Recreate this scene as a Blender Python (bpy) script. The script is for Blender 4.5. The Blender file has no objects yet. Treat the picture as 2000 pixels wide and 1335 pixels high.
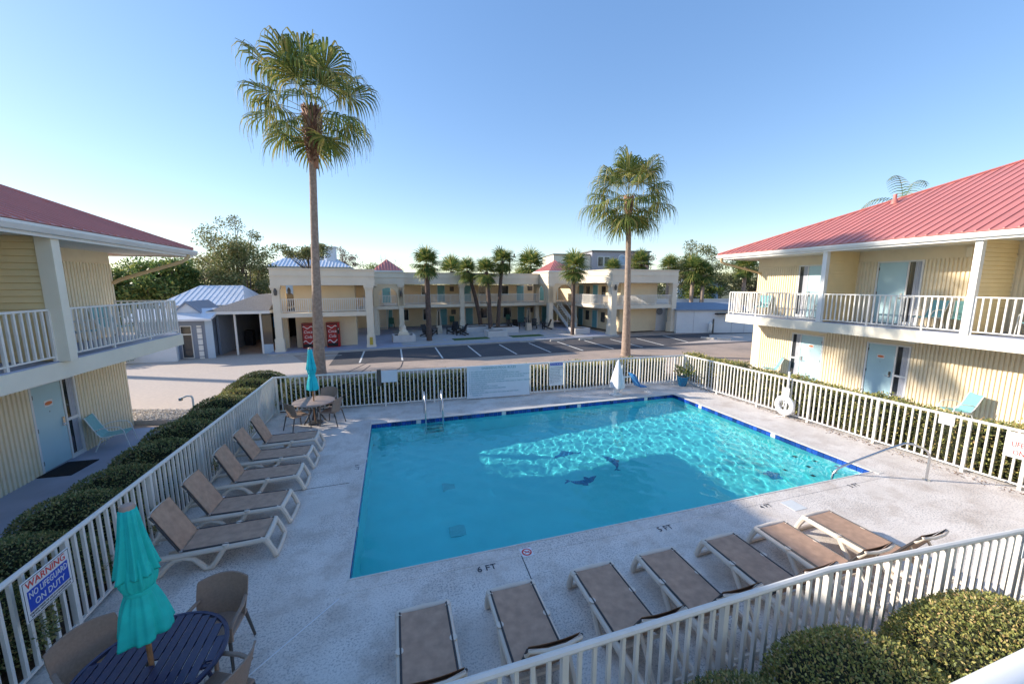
import bpy, math, random
import numpy as np
from mathutils import Vector, Matrix, Quaternion
random.seed(7); rng = np.random.default_rng(7)
S = bpy.context.scene; COL = S.collection
R = math.radians
# ------------------------------------------------------------------ camera, sky, sun, exposure
PITCH, YAW = R(8.4), R(17.15)
fh = Vector((math.sin(YAW), math.cos(YAW), 0)); RT = Vector((math.cos(YAW), -math.sin(YAW), 0)); UP = Vector((0, 0, 1))
FW = fh*math.cos(PITCH) - UP*math.sin(PITCH); CU = UP*math.cos(PITCH) + fh*math.sin(PITCH)
cam = bpy.data.cameras.new('camera'); camo = bpy.data.objects.new('camera', cam); COL.objects.link(camo)
cam.sensor_width = 36; cam.lens = 755/2000*36; cam.clip_start = 0.05; cam.clip_end = 3000
camo.matrix_world = Matrix(((RT.x, CU.x, -FW.x, 0), (RT.y, CU.y, -FW.y, 0), (RT.z, CU.z, -FW.z, 4.4), (0, 0, 0, 1)))
S.camera = camo
SUN_EL, SUN_AZ = R(21.5), R(26)
sdir = Vector((-math.cos(SUN_EL)*math.cos(SUN_AZ), math.cos(SUN_EL)*math.sin(SUN_AZ), math.sin(SUN_EL)))
w = bpy.data.worlds.new('World'); S.world = w; w.use_nodes = True
nt = w.node_tree; bg = nt.nodes['Background']; sky = nt.nodes.new('ShaderNodeTexSky')
sky.sky_type = 'NISHITA'; sky.sun_disc = False; sky.sun_elevation = SUN_EL; sky.sun_rotation = math.atan2(sdir.x, sdir.y)
sky.air_density = 1.0; sky.dust_density = 0.2; sky.ozone_density = 2.2; sky.altitude = 10
gm = nt.nodes.new('ShaderNodeGamma'); gm.inputs[1].default_value = .6; hs = nt.nodes.new('ShaderNodeHueSaturation'); hs.inputs['Saturation'].default_value = 1.5; hs.inputs['Hue'].default_value = .512
nt.links.new(sky.outputs[0], gm.inputs[0]); nt.links.new(gm.outputs[0], hs.inputs['Color']); nt.links.new(hs.outputs[0], bg.inputs[0]); bg.inputs[1].default_value = 0.132
sl = bpy.data.lights.new('sun', 'SUN'); sl.energy = 2.2; sl.angle = R(0.6); sl.color = (1.0, 0.90, 0.77)
so = bpy.data.objects.new('sun', sl); COL.objects.link(so); so.rotation_euler = sdir.to_track_quat('Z', 'Y').to_euler()
so.location = (-40, 20, 30)
S.view_settings.view_transform = 'Standard'; S.view_settings.look = 'None'; S.view_settings.exposure = 1.75; S.view_settings.gamma = 1
S.view_settings.use_curve_mapping = False
S.render.engine = 'CYCLES'
S.cycles.max_bounces = 10; S.cycles.diffuse_bounces = 4; S.cycles.transmission_bounces = 8; S.cycles.transparent_max_bounces = 12
S.cycles.use_denoising = True
S.cycles.sample_clamp_indirect = 6; S.cycles.caustics_reflective = False

# ------------------------------------------------------------------ materials
MATS = {}
def mat(name, col, rough=.6, var=.12, scale=6., bump=0., bscale=60., metal=0., col2=None, island=None, spec=.4, transl=0., stain=None, rand=0., coat=0.):
    m = bpy.data.materials.new(name); m.use_nodes = True; t = m.node_tree; N = t.nodes; L = t.links
    b = N['Principled BSDF']; b.inputs['Roughness'].default_value = rough; b.inputs['Metallic'].default_value = metal
    b.inputs['Specular IOR Level'].default_value = spec; b.inputs['Coat Weight'].default_value = coat
    geo = N.new('ShaderNodeNewGeometry')
    c1 = [max(0, c*(1-var)) for c in col]+[1]; c2 = ([c for c in col2] if col2 else [min(1, c*(1+var)) for c in col])+[1]
    mx = N.new('ShaderNodeMix'); mx.data_type = 'RGBA'; mx.inputs[6].default_value = c1; mx.inputs[7].default_value = c2
    if island:
        r = N.new('ShaderNodeValToRGB'); e = r.color_ramp.elements
        e[0].position = 0; e[0].color = (*island[0], 1); e[1].position = 1; e[1].color = (*island[-1], 1)
        for i, c in enumerate(island[1:-1]):
            x = e.new((i+1)/(len(island)-1)); x.color = (*c, 1)
        L.new(geo.outputs['Random Per Island'], r.inputs[0]); out = r.outputs[0]
    else:
        n = N.new('ShaderNodeTexNoise'); n.inputs['Scale'].default_value = scale; n.inputs['Detail'].default_value = 4
        L.new(geo.outputs['Position'], n.inputs['Vector'])
        mr = N.new('ShaderNodeMapRange'); mr.inputs[1].default_value = .3; mr.inputs[2].default_value = .7
        L.new(n.outputs[0], mr.inputs[0]); L.new(mr.outputs[0], mx.inputs[0]); out = mx.outputs[2]
    if rand:
        oi = N.new('ShaderNodeObjectInfo'); h = N.new('ShaderNodeHueSaturation')
        mr2 = N.new('ShaderNodeMapRange'); mr2.inputs[3].default_value = 1-rand; mr2.inputs[4].default_value = 1+rand
        L.new(oi.outputs['Random'], mr2.inputs[0]); L.new(mr2.outputs[0], h.inputs['Value']); L.new(out, h.inputs['Color']); out = h.outputs[0]
    if stain:
        n3 = N.new('ShaderNodeTexNoise'); n3.inputs['Scale'].default_value = stain[1]; n3.inputs['Detail'].default_value = 6; n3.inputs['Roughness'].default_value = .65
        L.new(geo.outputs['Position'], n3.inputs['Vector'])
        mr3 = N.new('ShaderNodeMapRange'); mr3.inputs[1].default_value = stain[2]; mr3.inputs[2].default_value = stain[3]
        L.new(n3.outputs[0], mr3.inputs[0])
        mm = N.new('ShaderNodeMix'); mm.data_type = 'RGBA'; mm.inputs[7].default_value = (*stain[0], 1)
        ml = N.new('ShaderNodeMath'); ml.operation = 'MULTIPLY'; ml.inputs[1].default_value = stain[4]
        L.new(mr3.outputs[0], ml.inputs[0]); L.new(ml.outputs[0], mm.inputs[0]); L.new(out, mm.inputs[6]); out = mm.outputs[2]
    L.new(out, b.inputs['Base Color'])
    if bump:
        n2 = N.new('ShaderNodeTexNoise'); n2.inputs['Scale'].default_value = bscale; n2.inputs['Detail'].default_value = 3
        L.new(geo.outputs['Position'], n2.inputs['Vector'])
        bp = N.new('ShaderNodeBump'); bp.inputs['Strength'].default_value = bump; bp.inputs['Distance'].default_value = .02
        L.new(n2.outputs[0], bp.inputs['Height']); L.new(bp.outputs[0], b.inputs['Normal'])
    if transl:
        tr = N.new('ShaderNodeBsdfTranslucent'); L.new(out, tr.inputs[0]); ms = N.new('ShaderNodeMixShader'); ms.inputs[0].default_value = transl
        L.new(b.outputs[0], ms.inputs[1]); L.new(tr.outputs[0], ms.inputs[2]); L.new(ms.outputs[0], N['Material Output'].inputs[0])
    MATS[name] = m; return m
M = lambda n: MATS[n]
mat('cream', (.86, .74, .53), .7, .05, 1.5, .15, 40, stain=((.45, .36, .22), 1.3, .55, .8, .25))
mat('cream_trim', (.84, .78, .64), .6, .04, 2, .1, 40, stain=((.5, .42, .3), 1.1, .6, .85, .25))
mat('siding', (.82, .66, .38), .5, .04, 2)
mat('farwall', (.80, .65, .44), .75, .05, .8, .1, 30, stain=((.42, .33, .22), .7, .55, .8, .2))
mat('fartrim', (.80, .71, .57), .75, .05, .8, .1, 30, stain=((.45, .40, .32), .5, .5, .8, .3))
mat('white', (.80, .79, .76), .45, .04, 3)
mat('fence_white', (.78, .75, .70), .42, .05, 4, 0, 40, stain=((.40, .36, .30), 5, .62, .85, .35))
mat('soffit', (.72, .71, .66), .7, .04, 1)
mat('teal_door', (.46, .66, .70), .38, .03, 2, spec=.5)
mat('far_door', (.16, .40, .46), .5, .05, 2)
mat('red_roof', (.60, .21, .175), .38, .07, .9, spec=.5, stain=((.52, .20, .17), 1.6, .42, .75, .6))
mat('glass', (.03, .035, .04), .06, .2, 1, spec=.7)
mat('curtain', (.45, .46, .50), .8, .1, 3)
mat('metal', (.62, .62, .62), .22, .05, 5, metal=1)
mat('dark_metal', (.12, .11, .10), .45, .1, 5, metal=.5)
mat('downspout', (.66, .47, .25), .45, .05, 3)
mat('orange', (.75, .20, .06), .5, .05, 3)
mat('walk_blue', (.34, .38, .50), .55, .10, 1.2, .1, 80, stain=((.22, .25, .34), 1.5, .5, .8, .5))
mat('black_mat', (.012, .012, .015), .9, .3, 60, .4, 200)
mat('black', (.015, .015, .018), .5, .2, 10)
mat('asphalt', (.46, .355, .285), .85, .14, 25, .35, 120, stain=((.23, .195, .17), .5, .45, .72, .7))
mat('asphalt_shaded', (.085, .08, .085), .85, .15, 20, .35, 120, stain=((.17, .15, .14), .5, .5, .8, .5))
mat('driveway', (.58, .485, .41), .8, .08, 8, .15, 100, stain=((.52, .44, .39), .6, .5, .75, .5))
mat('earth', (.15, .12, .08), .95, .25, 2, .3, 30, col2=(.12, .14, .05))
mat('mulch', (.11, .075, .05), .95, .4, 40, .6, 90)
mat('kerb', (.55, .5, .46), .8, .1, 6, .2, 60)
mat('kerb_far', (.46, .44, .42), .8, .1, 3, .1, 60)
mat('paver', (.46, .44, .42), .8, .1, 3, .1, 60)
mat('line', (.72, .70, .66), .7, .12, 12)
mat('coping', (.70, .66, .60), .65, .07, 9, .12, 80)
mat('frame_beige', (.74, .64, .53), .45, .04, 6, spec=.45)
mat('sling', (.47, .30, .205), .6, .16, 9, .25, 500)
mat('sling_edge', (.055, .05, .052), .55, .1, 20)
mat('teal_sling', (.20, .46, .47), .6, .08, 12, .15, 400)
mat('umbrella', (.015, .56, .50), .75, .10, 8, .15, 120)
mat('umbrella_far', (.015, .58, .66), .75, .10, 8, .15, 120)
mat('wood', (.34, .18, .09), .5, .25, 18, .1, 60)
mat('finial', (.42, .30, .24), .5, .1, 10)
mat('navy', (.03, .034, .085), .35, .08, 6, spec=.5)
mat('chair_brown', (.34, .24, .18), .6, .10, 40, .3, 350)
mat('table_brown', (.36, .27, .22), .45, .08, 10)
mat('pool_tile', (.015, .06, .30), .15, .15, 20, rand=.55, spec=.6)
mat('tile_white', (.7, .72, .72), .2, .05, 10)
mat('plaster', (.27, .90, .93), .7, .03, 2)
mat('mosaic_blue', (.05, .22, .46), .4, .5, 30)
mat('drain', (.24, .68, .72), .5, .1, 30)
mat('mosaic_dark', (.01, .03, .06), .4, .3, 20)
mat('text_dark', (.03, .035, .05), .7, .1, 20)
mat('text_teal', (.05, .30, .36), .6, .05, 20)
mat('text_red', (.72, .06, .05), .5, .05, 20)
mat('text_blue', (.02, .07, .48), .45, .05, 20)
mat('sign_white', (.80, .80, .80), .4, .03, 5)
mat('sign_pale', (.66, .74, .80), .4, .03, 5)
mat('ring_white', (.82, .82, .82), .5, .03, 8)
mat('canvas', (.74, .76, .80), .7, .08, 5, .2, 40)
mat('lift_blue', (.04, .20, .48), .5, .1, 9)
mat('pot_blue', (.01, .17, .34), .2, .12, 8, spec=.6)
mat('trunk_grey', (.36, .27, .21), .9, .25, 9, .5, 50, stain=((.20, .15, .12), 5, .5, .75, .5))
mat('trunk_dark', (.12, .085, .07), .95, .3, 9, .5, 50)
mat('boots', (.20, .10, .065), .9, island=[(.14, .075, .055), (.34, .17, .11), (.44, .29, .21)])
mat('palm_leaf', (.1, .12, .03), .6, island=[(0.072, 0.120, 0.036), (0.120, 0.168, 0.042), (0.192, 0.240, 0.060), (0.312, 0.312, 0.084), (0.480, 0.396, 0.156)], transl=.36, spec=.25)
mat('sabal_leaf', (.1, .12, .03), .5, island=[(0.072, 0.131, 0.043), (0.131, 0.203, 0.053), (0.238, 0.273, 0.072), (0.475, 0.404, 0.119)], transl=.36, spec=.45)
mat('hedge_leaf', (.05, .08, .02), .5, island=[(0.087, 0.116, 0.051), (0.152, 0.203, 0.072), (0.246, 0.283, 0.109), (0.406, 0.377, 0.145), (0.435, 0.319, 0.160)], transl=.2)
mat('hedge_leaf_sunlit', (.05, .08, .02), .5, island=[(0.127, 0.144, 0.052), (0.218, 0.253, 0.081), (0.333, 0.356, 0.109), (0.529, 0.471, 0.149), (0.529, 0.356, 0.172)], transl=.22)  # hedge leaf again, lightened: sunlight put into the colour
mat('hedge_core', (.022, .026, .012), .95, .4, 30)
mat('oak_leaf', (.05, .07, .02), .6, island=[(0.097, 0.134, 0.045), (0.176, 0.210, 0.077), (0.274, 0.258, 0.109), (0.385, 0.336, 0.161)], transl=.36)
mat('magnolia_leaf', (.05, .08, .02), .4, island=[(0.055, 0.116, 0.039), (0.108, 0.183, 0.055), (0.213, 0.274, 0.073), (0.396, 0.365, 0.104)], transl=.36)
mat('dry_leaf', (.2, .15, .1), .8, island=[(.15, .10, .075), (.24, .16, .12), (.30, .23, .18)], transl=.2)
mat('bark', (.13, .10, .08), .9, .3, 8, .4, 40)
mat('grass', (.05, .09, .02), .9, island=[(.03, .06, .015), (.07, .10, .03)])
mat('gravel', (.5, .46, .42), .9, island=[(.50, .45, .40), (.72, .67, .61), (.86, .83, .78)])
mat('roof_white', (.74, .77, .82), .35, .06, 2)
mat('shingle', (.20, .19, .185), .9, .2, 14, .3, 60)
mat('slate_blue', (.24, .28, .35), .6, .06, 2)
mat('pale_blue', (.45, .56, .68), .6, .05, 2)
mat('white_wall', (.72, .74, .77), .6, .04, 1)
mat('inside_shade', (.02, .022, .03), .8, .2, 2)  # near black: shade inside the carport put into the colour
mat('grey_house', (.44, .42, .46), .7, .05, 4)
mat('green_plastic', (.03, .16, .13), .5, .1, 8)
mat('vend_red', (.38, .010, .013), .28, .08, 4, spec=.6)
mat('vend_black', (.02, .012, .014), .3, .1, 5)
mat('planter_white', (.60, .58, .57), .7, .06, 3, .1, 30)
mat('lawn', (.06, .12, .03), .9, .3, 20)
mat('yellow', (.60, .42, .06), .6, .1, 6)
mat('heater', (.55, .47, .38), .35, .08, 6)
mat('wood_pole', (.10, .075, .055), .9, .2, 5)

def speckle_deck():
    m = bpy.data.materials.new('deck'); m.use_nodes = True; t = m.node_tree; N = t.nodes; L = t.links; b = N['Principled BSDF']
    b.inputs['Roughness'].default_value = .85; b.inputs['Specular IOR Level'].default_value = .25
    g = N.new('ShaderNodeNewGeometry')
    def noise(sc, det=4, ro=.55):
        n = N.new('ShaderNodeTexNoise'); n.inputs['Scale'].default_value = sc; n.inputs['Detail'].default_value = det; n.inputs['Roughness'].default_value = ro
        L.new(g.outputs['Position'], n.inputs['Vector']); return n.outputs[0]
    def rng_(o, a, b_):
        mr = N.new('ShaderNodeMapRange'); mr.inputs[1].default_value = a; mr.inputs[2].default_value = b_; L.new(o, mr.inputs[0]); return mr.outputs[0]
    def mix(f, a, c, k=1.):
        x = N.new('ShaderNodeMix'); x.data_type = 'RGBA'
        if k != 1:
            mm = N.new('ShaderNodeMath'); mm.operation = 'MULTIPLY'; mm.inputs[1].default_value = k; L.new(f, mm.inputs[0]); f = mm.outputs[0]
        L.new(f, x.inputs[0])
        for s, v in ((6, a), (7, c)):
            if isinstance(v, tuple): x.inputs[s].default_value = (*v, 1)
            else: L.new(v, x.inputs[s])
        return x.outputs[2]
    base = mix(rng_(noise(.9, 5), .35, .65), (.74, .67, .60), (.86, .79, .72))
    base = mix(rng_(noise(1.6, 6, .72), .46, .68), base, (.54, .45, .375), .8)
    big = rng_(noise(.55, 5, .6), .4, .62)
    sp = rng_(noise(38, 3, .65), .50, .62)
    mm = N.new('ShaderNodeMath'); mm.operation = 'MULTIPLY'; L.new(sp, mm.inputs[0])
    ad = N.new('ShaderNodeMath'); ad.operation = 'MULTIPLY_ADD'; ad.inputs[1].default_value = .60; ad.inputs[2].default_value = .35; L.new(big, ad.inputs[0]); L.new(ad.outputs[0], mm.inputs[1])
    col = mix(mm.outputs[0], base, (.34, .31, .30))
    col = mix(rng_(noise(150, 2), .58, .7), col, (.34, .33, .33), .5)
    L.new(col, b.inputs['Base Color'])
    bp = N.new('ShaderNodeBump'); bp.inputs['Strength'].default_value = .5; bp.inputs['Distance'].default_value = .01
    L.new(noise(46, 3, .6), bp.inputs['Height']); L.new(bp.outputs[0], b.inputs['Normal'])
    MATS['deck'] = m
speckle_deck()

def water_mat():
    m = bpy.data.materials.new('water'); m.use_nodes = True; t = m.node_tree; N = t.nodes; L = t.links
    N.remove(N['Principled BSDF'])
    gl = N.new('ShaderNodeBsdfGlass'); gl.inputs['IOR'].default_value = 1.33; gl.inputs['Roughness'].default_value = 0.0
    gl.inputs['Color'].default_value = (.66, 1.0, 1.0, 1)
    L.new(gl.outputs[0], N['Material Output'].inputs[0])
    MATS['water'] = m
water_mat()

# ------------------------------------------------------------------ mesh helpers
class MB:
    def __init__(s): s.v = []; s.f = []
    def add(s, vs, fs):
        k = len(s.v); s.v += [tuple(v) for v in vs]; s.f += [tuple(i+k for i in f) for f in fs]; return s
    def box(s, x0, x1, y0, y1, z0, z1):
        return s.add([(x0,y0,z0),(x1,y0,z0),(x1,y1,z0),(x0,y1,z0),(x0,y0,z1),(x1,y0,z1),(x1,y1,z1),(x0,y1,z1)],
            [(3,2,1,0),(4,5,6,7),(0,1,5,4),(1,2,6,5),(2,3,7,6),(3,0,4,7)])
    def beam(s, p, q, w, h, up=(0,0,1)):
        p, q = Vector(p), Vector(q); d = (q-p).normalized(); u = Vector(up)
        if abs(d.dot(u)) > .98: u = Vector((0,1,0))
        sd = d.cross(u).normalized()*w/2; un = sd.cross(d).normalized()*h/2
        return s.add([p-sd-un,p+sd-un,p+sd+un,p-sd+un,q-sd-un,q+sd-un,q+sd+un,q-sd+un],
            [(0,1,2,3),(7,6,5,4),(0,4,5,1),(1,5,6,2),(2,6,7,3),(3,7,4,0)])
    def tube(s, pts, r, n=8, cap=True, flat=1.):
        P = [Vector(p) for p in pts]; rr = r if isinstance(r, (list, tuple)) else [r]*len(P)
        T = [(P[min(i+1, len(P)-1)]-P[max(i-1, 0)]).normalized() for i in range(len(P))]
        u = Vector((0,0,1)) if abs(T[0].z) < .9 else Vector((0,1,0))
        a = T[0].cross(u).normalized(); vs = []; fs = []
        for i, p in enumerate(P):
            a = (a - T[i]*a.dot(T[i])).normalized(); b = T[i].cross(a)
            for j in range(n):
                c = 2*math.pi*j/n; vs.append(p + (a*math.cos(c)*flat + b*math.sin(c))*rr[i])
        for i in range(len(P)-1):
            for j in range(n): fs.append((i*n+j, i*n+(j+1)%n, (i+1)*n+(j+1)%n, (i+1)*n+j))
        if cap: fs.append(tuple(range(n))[::-1]); fs.append(tuple((len(P)-1)*n+j for j in range(n)))
        return s.add(vs, fs)
    def lathe(s, prof, n=20, c=(0,0,0), fn=None):
        vs = []; fs = []
        for k, (r, z) in enumerate(prof):
            for j in range(n):
                a = 2*math.pi*j/n; q = r*(fn(a, k/(len(prof)-1)) if fn else 1)
                vs.append((c[0]+q*math.cos(a), c[1]+q*math.sin(a), c[2]+z))
        for k in range(len(prof)-1):
            for j in range(n): fs.append((k*n+j, k*n+(j+1)%n, (k+1)*n+(j+1)%n, (k+1)*n+j))
        fs.append(tuple(range(n))[::-1]); fs.append(tuple((len(prof)-1)*n+j for j in range(n)))
        return s.add(vs, fs)
    def prism(s, poly, vec):
        n = len(poly); v = Vector(vec); P = [Vector(p) for p in poly]
        return s.add(P+[p+v for p in P], [tuple(range(n))[::-1], tuple(range(n, 2*n))]+[(i, (i+1)%n, n+(i+1)%n, n+i) for i in range(n)])
    def quad(s, *q): return s.add(q, [tuple(range(len(q)))])
    def mesh(s, name, m, smooth=False):
        me = bpy.data.meshes.new(name); me.from_pydata(s.v, [], s.f); me.materials.append(M(m) if isinstance(m, str) else m)
        if smooth:
            me.polygons.foreach_set('use_smooth', [True]*len(me.polygons)); (me.set_sharp_from_angle(angle=R(40)) if smooth != 2 else None)
        me.update(); return me
    def build(s, name, m, parent=None, smooth=False, loc=(0,0,0), rotz=0, bevel=0):
        o = link(name, s.mesh(name, m, smooth), parent, loc, rotz)
        if bevel:
            b = o.modifiers.new('bevel', 'BEVEL'); b.width = bevel; b.segments = 2; b.limit_method = 'ANGLE'
        return o
def link(name, me, parent=None, loc=(0,0,0), rotz=0):
    o = bpy.data.objects.new(name, me); COL.objects.link(o); o.location = loc; o.rotation_euler = (0, 0, rotz)
    if parent: o.parent = parent
    return o
def thing(name, label, cat, loc=(0,0,0), rotz=0, group=None):
    o = bpy.data.objects.new(name, None); COL.objects.link(o); o.location = loc; o.rotation_euler = (0, 0, rotz)
    o.empty_display_size = .2; return tag(o, label, cat, group)
def tag(o, label, cat, group=None):
    o['label'] = label; o['category'] = cat
    if group: o['group'] = group
    return o
def struct(o, kind='structure', label=None):
    o['kind'] = kind
    if label: o['label'] = label
    return o
KIDS = {}
def dup(root, loc, rotz, label=None):
    r = root.copy(); COL.objects.link(r); r.location = loc; r.rotation_euler = (0, 0, rotz)
    if label: r['label'] = label
    for ch in list(root.children):
        c = ch.copy(); COL.objects.link(c); c.parent = r
        for g in ch.children:
            d = g.copy(); COL.objects.link(d); d.parent = c
    return r
def text(s, size, m, parent=None, name='lettering', loc=(0,0,0), rot=(0,0,0), align='CENTER', ext=.001, sx=1., shear=0):
    c = bpy.data.curves.new(name, 'FONT'); c.body = s; c.size = size; c.align_x = align; c.align_y = 'CENTER'; c.extrude = ext; c.resolution_u = 2; c.shear = shear
    c.space_line = 1.05
    t = bpy.data.objects.new('tmp', c); COL.objects.link(t); bpy.context.view_layer.update()
    me = bpy.data.meshes.new_from_object(t.evaluated_get(bpy.context.evaluated_depsgraph_get())); bpy.data.objects.remove(t)
    me.materials.clear(); me.materials.append(M(m)); me.name = name
    o = link(name, me, parent, loc); o.rotation_euler = rot; o.scale = (sx, 1, 1); return o
def np_mesh(name, V, F, m, parent=None, loc=(0,0,0), smooth=False):
    """V (n,3), F (k,4) ints"""
    me = bpy.data.meshes.new(name); me.vertices.add(len(V)); me.vertices.foreach_set('co', np.ascontiguousarray(V, dtype=np.float32).ravel())
    k, w_ = F.shape; me.loops.add(k*w_); me.loops.foreach_set('vertex_index', np.ascontiguousarray(F, dtype=np.int32).ravel())
    me.polygons.add(k); me.polygons.foreach_set('loop_start', np.arange(0, k*w_, w_, dtype=np.int32))
    me.update(calc_edges=True); me.materials.append(M(m))
    if smooth: me.polygons.foreach_set('use_smooth', np.ones(k, dtype=bool))
    return link(name, me, parent, loc)
def nrm(a): return a/np.maximum(np.linalg.norm(a, axis=1, keepdims=True), 1e-9)
def cards(P, D, L, W):
    n = len(P); side = nrm(np.cross(D, rng.normal(size=(n, 3)))); L = np.broadcast_to(L, (n,))[:, None]; W = np.broadcast_to(W, (n,))[:, None]
    V = np.stack([P, P+D*L*.5+side*W*.5, P+D*L, P+D*L*.5-side*W*.5], 1).reshape(-1, 3)
    return V, np.arange(4*n).reshape(n, 4)
def leaves(name, P, D, L, W, m, parent, loc=(0,0,0)):
    V, F = cards(P, D, L, W); return np_mesh(name, V, F, m, parent, loc)

# ------------------------------------------------------------------ ground, pool deck, pool
PX0, PX1, PY0, PY1 = -.80, 10.75, 5.75, 12.61
def frame_sheet(name, m, x0, x1, y0, y1, hx0, hx1, hy0, hy1, z, th=0.):
    b = MB()
    for a in ((x0, x1, y0, hy0), (x0, x1, hy1, y1), (x0, hx0, hy0, hy1), (hx1, x1, hy0, hy1)):
        if th: b.box(*a, z-th, z)
        else: b.quad((a[0],a[2],z),(a[1],a[2],z),(a[1],a[3],z),(a[0],a[3],z))
    return struct(b.build(name, m))
frame_sheet('ground', 'earth', -700, 700, -500, 900, PX0-.6, PX1+.6, PY0-.6, PY1+.6, -.035)
frame_sheet('parking_lot', 'asphalt', -60, 60, -30, 46, PX0-.6, PX1+.6, PY0-.6, PY1+.6, -.012)
CW = .28
frame_sheet('pool_deck', 'deck', -4.12, 13.05, -.6, 14.75, PX0-CW, PX1+CW, PY0-CW, PY1+CW, 0, .12)
# parking bays with the far building's shade put into the asphalt colour
struct(MB().box(-3.5, 40, 23.0, 28.6, -.011, -.006).build('parking_bays', 'asphalt_shaded'))
struct(MB().prism([(-40, 14.6, -.010), (-9.0, 14.6, -.010), (-5.2, 15.9, -.010), (-4.4, 18.3, -.010), (-4.0, 22.5, -.010), (-5.2, 24.8, -.010), (-6.6, 28.2, -.010), (-40, 29, -.010)], (0,0,.006)).build('driveway', 'driveway'))
struct(MB().box(-8.0, -5.75, -6, 14.35, -.02, .012).build('walkway', 'walk_blue'))
struct(MB().box(-5.75, -4.14, -6, 15.0, -.02, .006).build('planting_bed', 'mulch'))
struct(MB().box(-4.14, 13.1, 14.78, 15.75, -.02, .008).build('planting_bed', 'mulch'))
struct(MB().box(13.09, 14.5, -6, 15.75, -.02, .007).build('planting_bed', 'mulch'))
struct(MB().box(14.5, 18, -6, 15.9, -.02, .012).build('walkway', 'walk_blue'))
struct(MB().box(-4.2, 13.1, -.3, 2.5, -.02, .009).build('planting_bed', 'mulch')) if 0 else None
# parking stripes
for i in range(9):
    x = -1.93 + 2.36*i
    struct(MB().box(x-.05, x+.05, 23.3, 27.6, -.008, -.002).build('parking_stripe', 'line'))
for p, q in (((19.3, 27.4), (19.0, 23.6)), ((22.7, 28.4), (21.85, 24.3)), ((-5.6, 26.6), (-3.2, 26.2))):
    struct(MB().beam((p[0], p[1], -.005), (q[0], q[1], -.005), .10, .006).build('parking_stripe', 'line'))
for i, (x, y) in enumerate([(-2.0, 27.62), (.33, 27.75), (2.65, 27.9), (5.1, 28.1), (7.5, 28.2), (9.9, 28.1), (12.4, 28.0), (14.9, 27.95)]):
    tag(MB().prism([(-.6,-.09,0),(.6,-.09,0),(.6,.09,0),(-.6,.09,0)], (0,0,.07)).prism([(-.58,-.07,.07),(.58,-.07,.07),(.56,.07,.07),(-.56,.07,.07)], (0,0,.05)).build('wheel_stop', 'kerb_far', loc=(x, y, -.01)),
        ['wheel stop beside the yellow marked column', 'wheel stop in front of the white planter with a column pedestal', 'wheel stop below the thick upright sabal palm', 'wheel stop in front of the long lawn strip', 'wheel stop in front of the white block planter', 'wheel stop left of the short lawn strip', 'wheel stop catching sun left of the thin palm by the stairs', 'wheel stop in front of the right planter and thin palm'][i], 'wheel stop', 'wheel stops of the parking bays')
# pool basin: floor slopes from the deep left end to the shallow right
def pool_depth(x): return float(np.interp(x, [-.8, 10.75], [-1.70, -.90]))
xs = np.linspace(PX0, PX1, 24); b = MB()
for i in range(23):
    a, c = xs[i], xs[i+1]; za, zc = pool_depth(a), pool_depth(c)
    b.quad((a,PY0,za),(c,PY0,zc),(c,PY1,zc),(a,PY1,za)); b.quad((a,PY1,za),(c,PY1,zc),(c,PY1,-.005),(a,PY1,-.005)); b.quad((c,PY0,zc),(a,PY0,za),(a,PY0,-.005),(c,PY0,-.005))
b.quad((PX0,PY0,pool_depth(PX0)),(PX0,PY1,pool_depth(PX0)),(PX0,PY1,-.005),(PX0,PY0,-.005)); b.quad((PX1,PY1,-.90),(PX1,PY0,-.90),(PX1,PY0,-.005),(PX1,PY1,-.005))
basin = struct(b.build('pool_basin', 'plaster'))
for k, (r, z) in enumerate([(1.75, -.70), (1.25, -.47), (.75, -.26)]):
    pts = [(PX1-.001, PY0+.001)] + [(PX1-.001-r*math.sin(a), PY0+.001+r*math.cos(a)) for a in np.linspace(0, math.pi/2, 14)]
    MB().prism([(x, y, -1.0) for x, y in pts], (0,0,z+1.0)).build('step', 'plaster', basin)
    m = MB()
    for a in np.linspace(.12, math.pi/2-.12, 3+k if k < 1 else 4-k+1):
        m.box(PX1-(r-.07)*math.sin(a)-.05, PX1-(r-.07)*math.sin(a)+.05, PY0+(r-.07)*math.cos(a)-.05, PY0+(r-.07)*math.cos(a)+.05, z, z+.006)
    m.build('step_marker', 'mosaic_dark', basin)
tw = .152
tme = MB().box(-tw/2+.004, tw/2-.004, -.012, 0, -.155, -.012).mesh('tile', 'pool_tile')
tmw = MB().box(-tw/2+.004, tw/2-.004, -.012, 0, -.155, -.012).mesh('tile', 'tile_white')
for (x0, y0, dx, dy, L_, rz) in ((PX0, PY1, 1, 0, PX1-PX0, 0), (PX1, PY1, 0, -1, PY1-PY0, -math.pi/2), (PX0, PY0, 0, 1, PY1-PY0, math.pi/2), (PX1, PY0, -1, 0, PX1-PX0, math.pi)):
    n = int(L_/tw)
    for i in range(n):
        t = (i+.5)*L_/n
        link('tile', tmw if (i % 19 == 9) else tme, basin, (x0+dx*t, y0+dy*t, 0), rz)
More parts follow.
